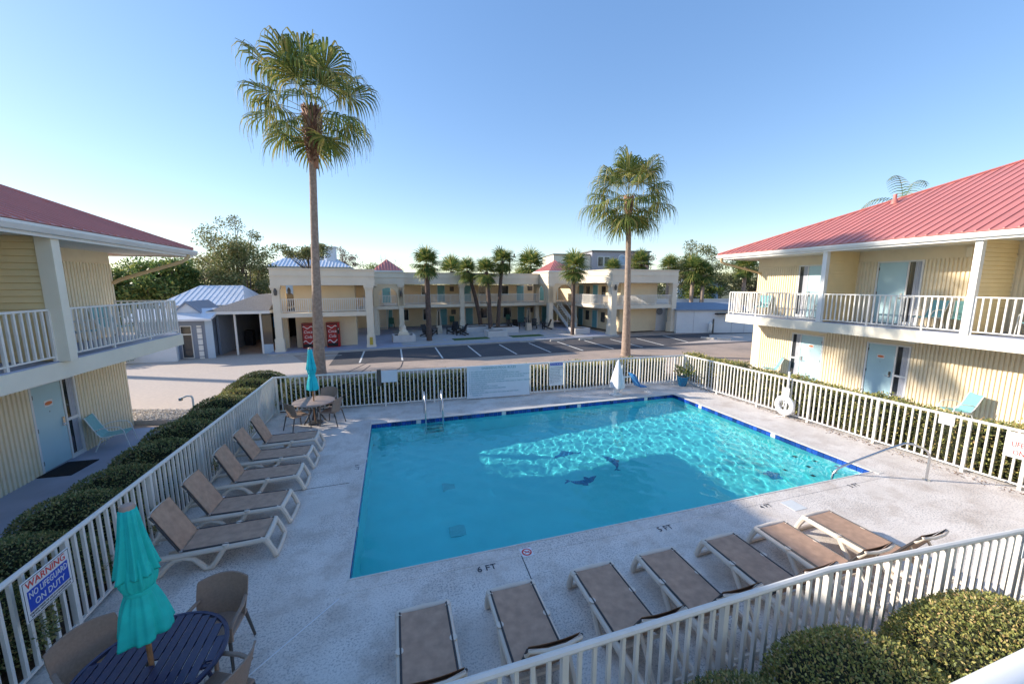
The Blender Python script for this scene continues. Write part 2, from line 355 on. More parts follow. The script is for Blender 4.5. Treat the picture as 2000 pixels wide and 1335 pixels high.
def dolphin(cx, cy, rot, L_=1.0):
    ax = [(-.5, .02, .0), (-.42, .05, .035), (-.3, .10, .085), (-.1, .15, .12), (.1, .14, .105), (.3, .06, .06), (.42, -.03, .03), (.46, -.07, .02)]
    top = [(x, y+w_) for x, y, w_ in ax]; bot = [(x, y-w_) for x, y, w_ in ax][::-1]
    m = MB(); z = pool_depth(cx)+.012; tilt = (-1.38+.95)/(4.6-9.4)
    def put(poly):
        P = []
        for x, y in poly:
            X = cx+L_*(x*math.cos(rot)-y*math.sin(rot)); Y = cy+L_*(x*math.sin(rot)+y*math.cos(rot)); P.append((X, Y, pool_depth(X)+.004))
        m.prism(P, (0,0,.008))
    put(top[:-1]+bot[1:]); put([(.44,-.05),(.60,-.02),(.56,-.09),(.50,-.11),(.52,-.24),(.42,-.10)]); put([(-.02,.25),(.04,.36),(.16,.24)]); put([(-.2,.03),(-.12,-.10),(-.06,.04)])
    m.build('dolphin_mosaic', 'mosaic_blue', basin)
dolphin(4.75, 9.95, .15, .85); dolphin(5.75, 9.15, -1.45, .85); dolphin(4.6, 8.6, math.pi+.1, .85)
m = MB(); m.prism([(9.25+.2*math.cos(a)*(1+.25*math.cos(5*a)), 7.0+.2*math.sin(a)*(1+.25*math.cos(5*a)), pool_depth(9.4)+.01) for a in np.linspace(0, 2*math.pi, 20)[:-1]], (0,0,.006)); m.build('turtle_mosaic', 'mosaic_blue', basin)
for x, y in ((1.15, 7.75), (1.2, 9.5)):
    MB().box(x-.16, x+.16, y-.16, y+.16, pool_depth(x)+.001, pool_depth(x)+.02).build('floor_drain', 'drain', basin); 
# coping
frame_sheet('pool_coping', 'deck', PX0-CW, PX1+CW, PY0-CW, PY1+CW, PX0, PX1, PY0, PY1, .004, .12)
m = MB().box(PX0-.02, PX1+.16, PY1+.004, PY1+.17, -.02, .014).box(PX1+.004, PX1+.17, PY0-.14, PY1+.17-.001, -.02, .0145)
struct(m.build('coping_edge', 'coping', bevel=.004))
struct(MB().box(PX0-.03, PX0-.001, PY0-.03, PY1, -.02, .0125).box(PX0-.03, PX1+.03, PY0-.028, PY0-.001, -.02, .0122).build('coping_edge', 'coping'))
# water: closed volume with a wavy top sheet
WZ = -.125; nx, ny = 440, 264
X, Y = np.meshgrid(np.linspace(PX0-.02, PX1+.02, nx), np.linspace(PY0-.02, PY1+.02, ny), indexing='ij')
Z = np.zeros_like(X)
for k in range(44):
    lam = rng.uniform(.14, .62); a = rng.uniform(0, 2*math.pi); q = 2*math.pi/lam
    Z += .00027*(lam/.3)**1.6*np.sin(q*(X*math.cos(a)+Y*math.sin(a))+rng.uniform(0, 6.28))
V = np.stack([X, Y, Z+WZ], 2).reshape(-1, 3); ii = np.arange(nx*ny).reshape(nx, ny)
F = np.stack([ii[:-1,:-1], ii[1:,:-1], ii[1:,1:], ii[:-1,1:]], 2).reshape(-1, 4)
loop = np.concatenate([ii[:,0], ii[-1,1:], ii[-2::-1,-1], ii[0,-2:0:-1]]); nb = len(loop)
VB = V[loop].copy(); VB[:,2] = -1.9; k0 = len(V); V = np.concatenate([V, VB])
FS = np.stack([loop, k0+np.arange(nb), k0+(np.arange(nb)+1)%nb, np.roll(loop, -1)], 1)
c0 = [k0+int(np.where(loop == q)[0][0]) for q in (ii[0,0], ii[-1,0], ii[-1,-1], ii[0,-1])]
wo = np_mesh('water', V, np.concatenate([F, FS]), 'water', smooth=False)
# bottom as one polygon fan of quads is unnecessary for light: close with a strip grid
me = wo.data
import bmesh
bm = bmesh.new(); bm.from_mesh(me); bm.verts.ensure_lookup_table()
bm.faces.new([bm.verts[k0+i] for i in range(nb)])
for f in bm.faces: f.smooth = f.calc_center_median().z > -.3 and abs(f.normal.z) > .5
bmesh.ops.recalc_face_normals(bm, faces=bm.faces[:]); bm.to_mesh(me); bm.free()
struct(wo)
CAUSTIC = True
if CAUSTIC:
    wo.cycles.is_caustics_caster = True; sl.cycles.is_caustics_light = True
    for o in [basin]+list(basin.children): o.cycles.is_caustics_receiver = True
# deck writing and joints
deck = bpy.data.objects['pool_deck']
text('6 FT', .17, 'text_dark', deck, 'depth_marking', (1.24, 5.36, .006), ext=.0008)
text('5 FT', .17, 'text_dark', deck, 'depth_marking', (4.59, 5.38, .006), ext=.0008)
text('3 FT', .17, 'text_dark', deck, 'depth_marking', (9.61, 5.42, .006), ext=.0008)
text('6 FT', .15, 'text_dark', deck, 'depth_marking', (-1.0, 9.6, .006), (0, 0, -math.pi/2), ext=.0008)
text('4 FT', .15, 'text_dark', deck, 'depth_marking', (7.0, 5.38, .006), ext=.0008)
MB().box(1.86, 2.06, 5.42, 5.62, .001, .007).build('marker_plate', 'sign_white', deck)
m = MB(); m.lathe([(.085, .0), (.085, .002)], 20, (1.96, 5.52, .0085)); m.build('marker_ring', 'text_red', deck)
m = MB(); m.lathe([(.06, .0), (.06, .002)], 20, (1.96, 5.52, .0105)); m.build('marker_field', 'sign_white', deck)
MB().beam((1.90, 5.57, .0135), (2.02, 5.47, .0135), .018, .002).beam((1.92, 5.50, .0132), (2.01, 5.53, .0132), .015, .002).build('marker_bar', 'text_red', deck)
MB().box(7.4, 7.72, 5.08, 5.4, .001, .006).build('skimmer_lid', 'tile_white', deck)
MB().beam((1.85, 5.46, .002), (1.75, 2.6, .002), .012, .006).build('control_joint', 'text_dark', deck)
MB().beam((-1.1, 8.85, .002), (-3.95, 8.80, .002), .010, .006).build('control_joint', 'mulch', deck)
MB().beam((-.9, 5.4, .002), (-3.0, 3.2, .002), .014, .006).build('control_joint', 'sign_white', deck)

# ------------------------------------------------------------------ fences
BAL = MB().box(-.018, .018, -.018, .018, .085, 1.25).mesh('baluster', 'fence_white')
def fence(pts, label, z=1.3, sp=.146, post=1.75, skip=None):
    root = thing('pool_fence', label, 'fence', (pts[0][0], pts[0][1], 0), 0, 'white fences around the pool deck')
    P = [Vector((p[0]-pts[0][0], p[1]-pts[0][1], 0)) for p in pts]
    top = MB(); bot = MB(); pm = MB().box(-.03, .03, -.03, .03, 0, 1.27).mesh('post', 'fence_white')
    for a, c in zip(P[:-1], P[1:]):
        d = (c-a).normalized(); an = math.atan2(d.y, d.x); L_ = (c-a).length
        top.tube([a+Vector((0,0,z-.02))-d*.03, c+Vector((0,0,z-.02))+d*.03], .034, 8, flat=1.0); bot.beam(a+Vector((0,0,.10)), c+Vector((0,0,.10)), .035, .035)
        n = max(1, round(L_/sp)); every = max(3, round(post/sp))
        for i in range(n):
            p = a+d*L_*(i/n)
            if i % every == 0: link('post', pm, root, p, an)
            else: link('baluster', BAL, root, p, an)
    link('post', pm, root, P[-1], 0)
    top.build('top_rail', 'fence_white', root, smooth=True); bot.build('bottom_rail', 'fence_white', root)
    return root
fence([(-3.98, 14.62), (-4.05, 2.62)], 'white picket fence along the left row of loungers and clipped bushes')
fence([(-3.90, 14.62), (12.36, 14.0)], 'white picket fence behind the far pool edge carrying the large rules sign')
fence([(12.42, 13.92), (12.86, 4.25), (12.95, 2.0)], 'white picket fence on the right behind the life ring')
fence([(-3.97, 2.60), (4.5, 2.66), (7.6, 2.42), (12.88, 1.96)], 'white picket fence in front running behind the nearest loungers and bushes')

# ------------------------------------------------------------------ motel wings left and right
def ribs(mb, a0, a1, z0, z1, b=0., pitch=.108, step=.0):
    n = max(1, int((a1-a0)/pitch)); p = (a1-a0)/n
    for i in range(n):
        c = a0+(i+.5)*p; w_ = p*.34
        mb.add([(c-w_,b+.004,z0),(c-w_*.78,b-.036,z0),(c+w_*.78,b-.036,z0),(c+w_,b+.004,z0),(c-w_,b+.004,z1),(c-w_*.78,b-.036,z1),(c+w_*.78,b-.036,z1),(c+w_,b+.004,z1)],
            [(0,1,5,4),(1,2,6,5),(2,3,7,6),(4,5,6,7),(3,2,1,0)])
DOORME = {}
def door_unit(root, a0, a1, z0, h, side, sign=True, sw=.34, swap=False):
    """door from a0 to a1 with a sidelight of width sw on side +1 / -1"""
    d = MB().box(a0+.012, a1-.012, -.012, .03, z0+.015, z0+h).build('door', 'teal_door', root, bevel=.003)
    hs = 1 if side > 0 else -1          # lock is next to the sidelight
    lk = a1-.09 if hs > 0 else a0+.09; hg = a0+.014 if hs > 0 else a1-.014
    MB().box(lk-.035, lk+.035, -.035, -.012, z0+.92, z0+1.14).tube([(lk, -.035, z0+.97), (lk, -.075, z0+.97), (lk-.13*hs, -.075, z0+.97)], .011, 6).build('handle', 'metal', d)
    for z in (.22, h*.5, h-.22): MB().box(hg-.014, hg+.014, -.022, -.012, z0+z-.05, z0+z+.05).build('hinge', 'dark_metal', d)
    c = (a0+a1)/2
    if sign:
        MB().box(c-.12, c+.12, -.016, -.0115, z0+h-.53, z0+h-.38).build('door_notice', 'sign_white', d); MB().lathe([(.105, 0), (.105, .003)], 16).build('number_plate', 'orange', d, loc=(c, -.0165, z0+h-.455)).rotation_euler = (R(90), 0, 0)
        d.children[-1].scale = (1, .42, 1)
        MB().lathe([(.012, 0), (.012, .004)], 8).build('peephole', 'dark_metal', d, loc=(c, -.013, z0+h-.66)).rotation_euler = (R(90), 0, 0)
    s0, s1 = (a1+.05, a1+.05+sw) if side > 0 else (a0-.05-sw, a0-.05)
    f = MB(); lo, hi = min(a0, s0)-.06, max(a1, s1)+.06
    f.box(lo, lo+.055, -.03, .04, z0, z0+h+.06).box(hi-.055, hi, -.03, .04, z0, z0+h+.06).box(lo+.055, hi-.055, -.029, .04, z0+h+.004, z0+h+.058)
    mid = (a1+.002, a1+.048) if side > 0 else (a0-.048, a0-.002)
    f.box(*mid, -.028, .04, z0, z0+h+.004)
    f.box(s0, s1, -.026, .04, z0+.98, z0+1.05).box(s0, s1, -.026, .04, z0, z0+.1)
    f.build('door_frame', 'white', root)
    wnd = MB().box(s0, s1, .012, .02, z0+.1, z0+.98).box(s0, s1, .0121, .02, z0+1.05, z0+h).build('window', 'glass', root)
    cm = MB(); n = 10; q0 = s0+(s1-s0)*.45
    for lo_, hi_ in ((z0+.1, z0+.98), (z0+1.05, z0+h)):
        P = [(q0+(s1-q0)*i/n, .004+.006*math.sin(i*2.1), 0) for i in range(n+1)]
        for p, q in zip(P[:-1], P[1:]): cm.quad((p[0], p[1], lo_), (q[0], q[1], lo_), (q[0], q[1], hi_), (p[0], p[1], hi_))
    cm.build('curtain', 'curtain', wnd)
    return lo, hi
def wall_with(root, a0, a1, z0, z1, openings, top_band=0., plain=()):
    w_ = MB(); rs = []; zt = z1-top_band; cur = a0
    for lo, hi, zo in sorted(openings)+[(a1, a1, 0)]:
        if lo > cur:
            w_.box(cur, lo, 0, .2, z0, z1); 
            x0, x1 = cur, lo
            for p0, p1 in plain:
                if p0 <= x0 < p1: x0 = p1
                if p0 < x1 <= p1: x1 = p0
            if x1 > x0: r = MB(); ribs(r, x0, x1, z0, zt); rs.append(r)
        if hi > lo: w_.box(lo, hi, 0, .2, zo, z1); w_.box(lo, hi, .05, .2, z0, zo)
        cur = max(cur, hi)
    wo_ = w_.build('wall', 'cream', root); [r.build('fluted_facing', 'cream', wo_) for r in rs]; return wo_
def railing(root, pts, z0, z1, sp=.15, posts=True, indiv=True, m='fence_white', r=.018):
    ra = MB(); P = [Vector((p[0], p[1], 0)) for p in pts]; bars = []; done = []
    for a, c in zip(P[:-1], P[1:]):
        d = (c-a).normalized(); L_ = (c-a).length; an = math.atan2(d.y, d.x)
        ra.beam(a+Vector((0,0,z1-.02)), c+Vector((0,0,z1-.02)), .055, .04); ra.beam(a+Vector((0,0,z0+.09)), c+Vector((0,0,z0+.09)), .035, .03)
        n = max(1, round(L_/sp)); ev = max(6, round(1.45/sp))
        for i in range(n+1):
            p = a+d*L_*i/n
            if any((p-q).length < .03 for q in done): continue
            if posts and (i % ev == 0 or i == n): done.append(p); ra.box(p.x-.024, p.x+.024, p.y-.024, p.y+.024, z0, z1-.041)
            else: bars.append((p, an))
    o = ra.build('balcony_railing', m, root)
    if indiv:
        bme = MB().box(-r, r, -r, r, z0+.106, z1-.041).mesh('baluster', m)
        for p, an in bars: link('baluster', bme, o, p, an)
    else:
        q = MB()
        for p, an in bars: q.box(p.x-r, p.x+r, p.y-r, p.y+r, z0+.106, z1-.041)
        struct(q.build('baluster', m, o), 'stuff')
    return o
def siding_wall(root, a, b0, b1, z0, z1, faces, pitch=.125):
    """divider wall across the balcony with lap boards on both faces"""
    w_ = MB().box(a-.05, a+.05, b0, b1, z0, z1).build('divider_wall', 'siding', root)
    n = int((z1-z0)/pitch); p = (z1-z0)/n
    for s in faces:
        bm_ = MB().prism([(a+s*.05, 0, .014), (a+s*.088, 0, .014), (a+s*.082, 0, .03), (a+s*.058, 0, p), (a+s*.05, 0, p)], (0, b1-b0, 0)).mesh('siding_board', 'siding')
        for i in range(n): link('siding_board', bm_, w_, (0, b0, z0+i*p))
    return w_
def roof(root, be, ze, sl_, w_, alo, ahi, hip_lo, hip_hi, panel=.27):
    def smax(a):
        s = w_
        if hip_lo: s = min(s, a-alo)
        if hip_hi: s = min(s, ahi-a)
        return max(0., s)
    Rl = (alo+w_ if hip_lo else alo, be+w_, ze+sl_*w_-.02); Rh = (ahi-w_ if hip_hi else ahi, be+w_, ze+sl_*w_-.02)
    E = [(alo, be, ze-.02), (ahi, be, ze-.02), (ahi, be+2*w_, ze-.02), (alo, be+2*w_, ze-.02)]
    b = MB(); b.add(E+[Rl, Rh]+[(x, y, z-.05) for x, y, z in E], [(0,1,5,4), (2,3,4,5), (1,2,5), (3,0,4), (9,8,7,6), (0,6,7,1), (1,7,8,2), (2,8,9,3), (3,9,6,0)])
    ro = b.build('roof', 'red_roof', root)
    n = round((ahi-alo)/panel); pw = (ahi-alo)/n; full = None
    for i in range(n):
        a0, a1 = alo+i*pw, alo+(i+1)*pw; s0, s1 = smax(a0), smax(a1)
        if s0 == s1 == w_ and full: link('roof_panel', full, ro, (a0, be, ze)); continue
        m = MB(); g = .004; T = .012; c = pw-g
        f = lambda a, s, k: (a, s-.03, sl_*(s-.03)+k)
        poly = [f(g, 0, 0), f(c, 0, 0)] + ([f(c, s1, 0)] if s1 > .03 else []) + ([f(g, s0, 0)] if s0 > .03 else [])
        if len(poly) < 3: continue
        m.prism(poly, (0, 0, T))
        sm = max(s0, .05)
        m.add([f(-.022,0,0), f(.022,0,0), f(.012,0,.045), f(-.012,0,.045), f(-.022,sm,0), f(.022,sm,0), f(.012,sm,.045), f(-.012,sm,.045)], [(0,1,2,3), (7,6,5,4), (1,5,6,2), (3,2,6,7), (0,3,7,4)])
        me = m.mesh('roof_panel', 'red_roof')
        if s0 == s1 == w_: full = me
        link('roof_panel', me, ro, (a0, be, ze))
    cap = MB()
    if hip_hi: cap.tube([(ahi, be, ze+.02), (Rh[0], Rh[1], Rh[2]+.05)], .05, 6)
    if hip_lo: cap.tube([(alo, be, ze+.02), (Rl[0], Rl[1], Rl[2]+.05)], .05, 6)
    cap.tube([(Rl[0], Rl[1], Rl[2]+.05), (Rh[0], Rh[1], Rh[2]+.05)], .05, 6); cap.build('ridge_cap', 'red_roof', ro)
    # white eave: fascia, gutter
    MB().box(alo, ahi, be+.005, be+.03, ze-.26, ze-.075).build('fascia', 'white', root); MB().box(alo+.03, ahi-.03, be+2*w_-.03, be+2*w_-.005, ze-.26, ze-.075).build('fascia', 'white', root)
    if hip_hi: MB().box(ahi-.03, ahi-.002, be+.03, be+2*w_-.03, ze-.26, ze-.075).build('fascia', 'white', root)
    if hip_lo: MB().box(alo+.002, alo+.03, be+.03, be+2*w_-.03, ze-.26, ze-.075).build('fascia', 'white', root)
    MB().prism([(alo-.02, be, ze-.20), (alo-.02, be-.07, ze-.19), (alo-.02, be-.12, ze-.10), (alo-.02, be-.12, ze-.045), (alo-.02, be-.105, ze-.045), (alo-.02, be-.10, ze-.09), (alo-.02, be, ze-.09)], (ahi-alo+.04, 0, 0)).build('gutter', 'white', root)
    return ro

# right wing: local a = 15.5 - y, b = x - 18
RW = thing('motel_wing', 'two storey cream motel wing under a pinkish red metal roof right of the pool', 'building', (18, 15.5, 0), -math.pi/2)
ops = []
for z0, h in ((.0, 2.12), (2.95, 2.27)):
    o1 = door_unit(RW, 2.55, 3.47, z0, h, -1, sign=z0 < 1); o2 = door_unit(RW, 5.2, 6.08, z0, h, 1, sign=z0 < 1); o3 = door_unit(RW, 11.3, 12.2, z0, h, -1)
    ops.append([(lo, hi, z0+h+.06) for lo, hi in (o1, o2, o3)])
wall_with(RW, 0, 20, 0, 2.55, ops[0], .0, plain=((-1, .42),))
wall_with(RW, 0, 20, 2.95, 5.72, ops[1], .44)
MB().box(0, 20, .2, 10, 0, 5.7).build('building_body', 'cream', RW)
MB().box(-.02, 20, -1.86, -.002, 2.56, 2.93).build('balcony_slab', 'cream_trim', RW, bevel=.006)
MB().box(.01, 20, -1.80, -.003, 2.931, 2.95).build('balcony_floor', 'walk_blue', RW)
for a in (4.42, 8.58, 12.9):
    siding_wall(RW, a, -1.66, -.03, 2.95, 5.70, (-1, 1)); MB().box(a-.08, a+.08, -1.84, -1.665, 2.94, 5.69).build('post', 'white', RW, bevel=.005)
railing(RW, [(.06, -.03), (.06, -1.77), (4.32, -1.77)], 2.95, 4.06); railing(RW, [(4.52, -1.77), (8.48, -1.77)], 2.95, 4.06); railing(RW, [(8.68, -1.77), (12.8, -1.77)], 2.95, 4.06)
MB().box(-.6, 20, -1.9, -.0, 5.70, 5.73).build('soffit', 'soffit', RW)
rr = roof(RW, -1.95, 5.92, .44, 7.2, -.72, 21, True, False)
MB().tube([(4.15, 2.2, 7.5), (4.15, 2.2, 8.12)], .06, 10).lathe([(.14, -.1), (.10, .06), (.065, .12)], 12, (4.15, 2.2, 7.82)).build('vent_pipe', 'red_roof', RW, smooth=True)
MB().tube([(-.45, -1.99, 5.74), (-.45, -1.97, 5.55), (-.35, -1.8, 5.45), (.15, -.25, 5.02), (.2, -.06, 4.95)], .055, 8).build('downspout', 'downspout', RW, smooth=True)
for a, z in ((4.25, 2.48), (7.15, 2.48)): MB().box(a-.1, a+.1, -1.3, -1.1, z-.03, z+.075).build('soffit_light', 'white', RW, bevel=.01)
MB().box(7.55, 7.7, -.06, 0, 5.3, 5.62).build('wall_light', 'cream_trim', RW, bevel=.01)

# left wing: local a = y, b = -8 - x
LW = thing('motel_wing', 'two storey cream motel wing left of the pool with one ground floor teal door', 'building', (-8, 0, 0), math.pi/2)
o1 = door_unit(LW, 11.42, 12.26, .012, 2.04, 1); o2 = door_unit(LW, 11.42, 12.26, 2.95, 2.05, 1, sign=False); o3 = door_unit(LW, 6.2, 7.04, .012, 2.04, -1)
wall_with(LW, -5, 14.75, 0, 2.5, [(o1[0], o1[1], 2.11), (o3[0], o3[1], 2.11)])
wall_with(LW, -5, 14.75, 2.95, 5.36, [(o2[0], o2[1], 5.06)], .36)
MB().box(-5, 14.75, .2, 10, 0, 5.4).build('building_body', 'cream', LW)
MB().box(-5, 14.78, -1.58, -.002, 2.52, 2.86).build('balcony_slab', 'cream_trim', LW, bevel=.006)
MB().box(-5, 14.74, -1.54, -.003, 2.861, 2.885).build('balcony_floor', 'walk_blue', LW)
siding_wall(LW, 10.12, -1.46, -.03, 2.885, 5.33, (-1, 1), .128); siding_wall(LW, 5.2, -1.46, -.03, 2.885, 5.33, (-1, 1), .128)
for a in (10.1, 5.2): MB().box(a-.1, a+.1, -1.72, -1.465, 2.87, 5.33).build('post', 'cream_trim', LW, bevel=.005)
railing(LW, [(10.24, -1.5), (14.68, -1.5), (14.68, -.03)], 2.885, 3.93); railing(LW, [(-4.5, -1.5), (9.98, -1.5)], 2.885, 3.93)
MB().box(-5, 15.5, -1.75, 0, 5.335, 5.36).build('soffit', 'soffit', LW)
roof(LW, -1.78, 5.55, .44, 5.6, -8, 15.62, False, True)
MB().tube([(15.2, -1.80, 5.38), (15.2, -1.78, 5.25), (15.1, -1.65, 5.12), (14.72, -.2, 4.55), (14.7, -.05, 4.45)], .055, 8).build('downspout', 'downspout', LW, smooth=True)
tag(MB().box(-.42, .42, -.32, .32, 0, .018).build('door_mat', 'black_mat', loc=(-7.62, 11.55, .013), rotz=math.pi/2-.05), 'black door mat lying before the teal door of the left wing', 'door mat')

# near balcony under the camera
NB = thing('near_balcony', 'pale balcony with a white railing in the bottom right corner close to the camera', 'balcony', (0, 0, 0))
MB().box(-5.4, 14, -1.6, .36, 2.3, 2.64).build('balcony_slab', 'cream_trim', NB)
nr = MB().tube([(-5.3, .30, 3.70), (14, .30, 3.70)], .032, 12).build('top_rail', 'white', NB, smooth=True)
MB().box(-5.3, 14, .285, .315, 2.73, 2.76).build('bottom_rail', 'white', NB)
nb_me = MB().box(-.016, .016, -.016, .016, 2.76, 3.69).mesh('baluster', 'white')
for i in range(158): link('baluster', nb_me, NB, (-5.2+.12*i, .30, 0))

# ------------------------------------------------------------------ far motel block (local u along the front, v into the depth)
FA = R(4.14); FO = (-6.99, 27.99)
def fw(u, v, z=0.): return (FO[0]+u*math.cos(FA)-v*math.sin(FA), FO[1]+u*math.sin(FA)+v*math.cos(FA), z)
FB = thing('motel_block', 'long cream two storey motel block with flat parapets, arches and two small red roofs', 'building', (*FO, 0), FA)
def fpart(m, name, mt, parent=None, **k): return m.build(name, mt, parent or FB, **k)
struct(MB().box(-.6, 25.6, -.75, 14, -.1, .10).build('sidewalk', 'walk_blue', loc=(*FO, 0), rotz=FA))
struct(MB().box(-.6, 25.6, -.95, -.755, -.1, .115).build('kerb', 'kerb_far', loc=(*FO, 0), rotz=FA))
struct(MB().box(7.6, 22.9, -.2, 9.5, -.05, .118).build('courtyard_paving', 'paver', loc=(*FO, 0), rotz=FA))
m = MB()
for u0, v0 in ((9.1, 2.2), (10.0, 1.0), (11.0, 1.6), (11.9, 3.0), (17, 3.2), (19.3, 2.4), (20.4, 1.3), (21.3, 3.4)): m.box(u0, u0+.8, v0, v0+.12, .118, .125).box(u0+.9, u0+1.02, v0, v0+1.2, .118, .125)
struct(m.build('paving_joint', 'walk_blue', loc=(*FO, 0), rotz=FA))
for u0, u1 in ((11.6, 14.5), (16.5, 19.3)):
    g0 = struct(MB().box(u0, u1, .9, 1.9, .118, .15).build('lawn', 'lawn', loc=(*FO, 0), rotz=FA))
# walls
W = MB()
W.box(.72, 4.58, 1.6, 13.2, .1, 4.35); W.box(4.58, 26.9, 13, 13.3, .1, 4.4); W.box(26.95, 31.1, .9, 1.1, .1, 4.55); W.box(27.0, 27.25, 1.1, 13.0, .1, 4.5); W.box(27.25, 31.05, 1.1, 13, .1, 4.5)
fpart(W, 'wall', 'farwall')
T = MB()   # parapets, slabs, columns
def parapet(m, u0, u1, v0, v1, z0, z1):
    m.box(u0, u1, v0, v1, z0, z1); zc = z0+.58*(z1-z0)
    m.box(u0-.05, u1+.05, v0-.05, v1+.05, zc, zc+.05); m.box(u0-.07, u1+.07, v0-.07, v1+.07, z1, z1+.07)
P_ = MB(); parapet(P_, -.3, 5.9, -.05, 13.2, 4.37, 5.38); fpart(P_, 'parapet', 'fartrim')
P_ = MB(); parapet(P_, 5.95, 8.55, 6.5, 9.6, 4.45, 5.42); fpart(P_, 'tower_parapet', 'fartrim')
P_ = MB(); parapet(P_, 8.62, 22.3, 8.5, 13.3, 4.45, 5.46); fpart(P_, 'parapet', 'fartrim')
P_ = MB(); parapet(P_, 22.38, 25.75, 6.4, 10.2, 4.5, 5.6); fpart(P_, 'tower_parapet', 'fartrim')
P_ = MB(); parapet(P_, 25.0, 32.2, -.5, 6.3, 4.57, 5.66); fpart(P_, 'parapet', 'fartrim')
P_ = MB(); P_.box(25.85, 32.2, 6.4, 13.2, 4.5, 5.5); fpart(P_, 'parapet', 'fartrim')
def column(u, v, w_, z1, ped=False, name='column'):
    m = MB(); h = w_/2; m.box(u-h, u+h, v-h, v+h, .1, z1-.3)
    m.box(u-h-.05, u+h+.05, v-h-.05, v+h+.05, z1-.3, z1-.18); m.box(u-h-.09, u+h+.09, v-h-.09, v+h+.09, z1-.18, z1-.002)
    m.box(u-h-.05, u+h+.05, v-h-.05, v+h+.05, .1, .95); m.box(u-h-.09, u+h+.09, v-h-.09, v+h+.09, .1, .25)
    return fpart(m, name, 'fartrim', bevel=.01)
column(-.06, .24, .42, 4.37); c2 = column(5.5, .24, .46, 4.37); column(8.23, 6.75, .40, 4.45); column(14.17, 8.75, .42, 4.45); column(25.27, -.24, .55, 4.57); column(31.9, -.24, .52, 4.57)
column(22.75, 6.7, .50, 4.5); column(25.55, 6.7, .46, 4.5); column(6.1, 6.75, .3, 4.45); column(22.75, 9.9, .42, 4.5)
MB().box(5.40, 5.60, -.085, -.05, .27, .8).build('column_marking', 'yellow', FB)
S_ = MB(); S_.box(.15, 5.3, .02, 1.595, 2.3, 2.58).box(4.585, 5.3, 1.6, 6.3, 2.3, 2.58); fpart(S_, 'balcony_slab', 'fartrim')
S_ = MB(); S_.box(4.6, 8.4, 6.6, 7.6, 2.3, 2.58).box(7.0, 25.5, 8.55, 12.99, 2.28, 2.575); fpart(S_, 'balcony_slab', 'fartrim')
S_ = MB(); S_.box(25.3, 32.0, -.42, .895, 2.3, 2.62).box(25.2, 26.99, .9, 12.9, 2.29, 2.615); fpart(S_, 'balcony_slab', 'fartrim')
for pts in ([(.2, .12), (5.25, .12)], [(5.2, .5), (5.2, 6.2)], [(6.35, 6.8), (7.95, 6.8)], [(8.5, 8.62), (13.9, 8.62)], [(14.45, 8.62), (22.4, 8.62)], [(23.1, 6.75), (23.4, 6.75)], [(25.35, -.35), (31.6, -.35)], [(25.3, 6.2), (25.3, .1)]):
    railing(FB, pts, 2.6, 3.5, .125, True, False, r=.018)
def arch(u0, u1, v, z0, z1, ul, ur, zs, th=.28, axis='u'):
    c, r = (ul+ur)/2, (ur-ul)/2; A_ = [(ul, z0)]+[(c-r*math.cos(t), zs+r*math.sin(t)) for t in np.linspace(0, math.pi, 15)]+[(ur, z0)]
    poly = [(u0, z0)]+A_+[(u1, z0), (u1, z1), (u0, z1)]
    m = MB(); m.prism([(p, v, z) for p, z in poly] if axis == 'u' else [(v, p, z) for p, z in poly], (0, th, 0) if axis == 'u' else (th, 0, 0))
    return fpart(m, 'arch', 'farwall')
arch(6.0, 8.5, 6.55, 2.6, 4.44, 6.35, 7.95, 3.35); arch(22.45, 25.7, 6.45, 2.6, 4.49, 23.3, 25.2, 3.45); arch(6.9, 10.1, 22.45, 2.6, 4.49, 7.5, 9.4, 3.4, axis='v')
def pyramid(u0, u1, v0, v1, z, h):
    c = ((u0+u1)/2, (v0+v1)/2, z+h); m = MB(); E = [(u0,v0,z),(u1,v0,z),(u1,v1,z),(u0,v1,z)]
    m.add(E+[c], [(0,1,4),(1,2,4),(2,3,4),(3,0,4),(3,2,1,0)]); o = fpart(m, 'roof', 'red_roof'); q = MB()
    for k in range(4):
        a, b_ = Vector(E[k]), Vector(E[(k+1)%4])
        for i in range(1, 10):
            t = i/10; p = a.lerp(b_, t); top = Vector(c); k_ = 1-abs(2*t-1); mid = (a+b_)/2; e = p+(top-mid)*k_
            q.tube([p+Vector((0,0,.015)), e+Vector((0,0,.015))], .028, 4)
    q.build('roof_seam', 'red_roof', o); MB().box(u0-.04, u1+.04, v0-.04, v1+.04, z-.09, z-.004).build('eave', 'white', o)
pyramid(6.05, 8.5, 6.55, 9.5, 5.6, 1.0); pyramid(22.5, 25.6, 6.5, 10.1, 5.78, 1.15)
# openings on the back wall of the courtyard
def fdoor(u0, u1, z0, z1, v=13, lab=None):
    f = MB().box(u0-.07, u1+.07, v-.03, v, z0, z1+.07).build('door_frame', 'white', FB); d = MB().box(u0, u1, v-.05, v-.005, z0+.01, z1).build('door', 'far_door', FB)
    MB().box(u1-.12, u1-.07, v-.09, v-.05, z0+.9, z0+1.05).build('handle', 'metal', d)
def fwin(u0, u1, z0, z1, v=13):
    w_ = MB().box(u0-.06, u1+.06, v-.04, v, z0-.06, z1+.06).build('window', 'white', FB); MB().box(u0, u1, v-.05, v-.002, z0, z1).build('pane', 'glass', w_)
    MB().box((u0+u1)/2-.02, (u0+u1)/2+.02, v-.056, v-.05, z0, z1).build('mullion', 'dark_metal', w_)
for a in ((12.83, 13.53), (15.66, 16.42), (21.82, 22.6), (24.9, 25.9), (7.37, 7.9)): fdoor(a[0], a[1], .12, 1.86)
for a in ((12.61, 13.34), (15.5, 16.24), (21.70, 22.5), (7.05, 7.8), (24.6, 25.3)): fdoor(a[0], a[1], 2.6, 4.3)
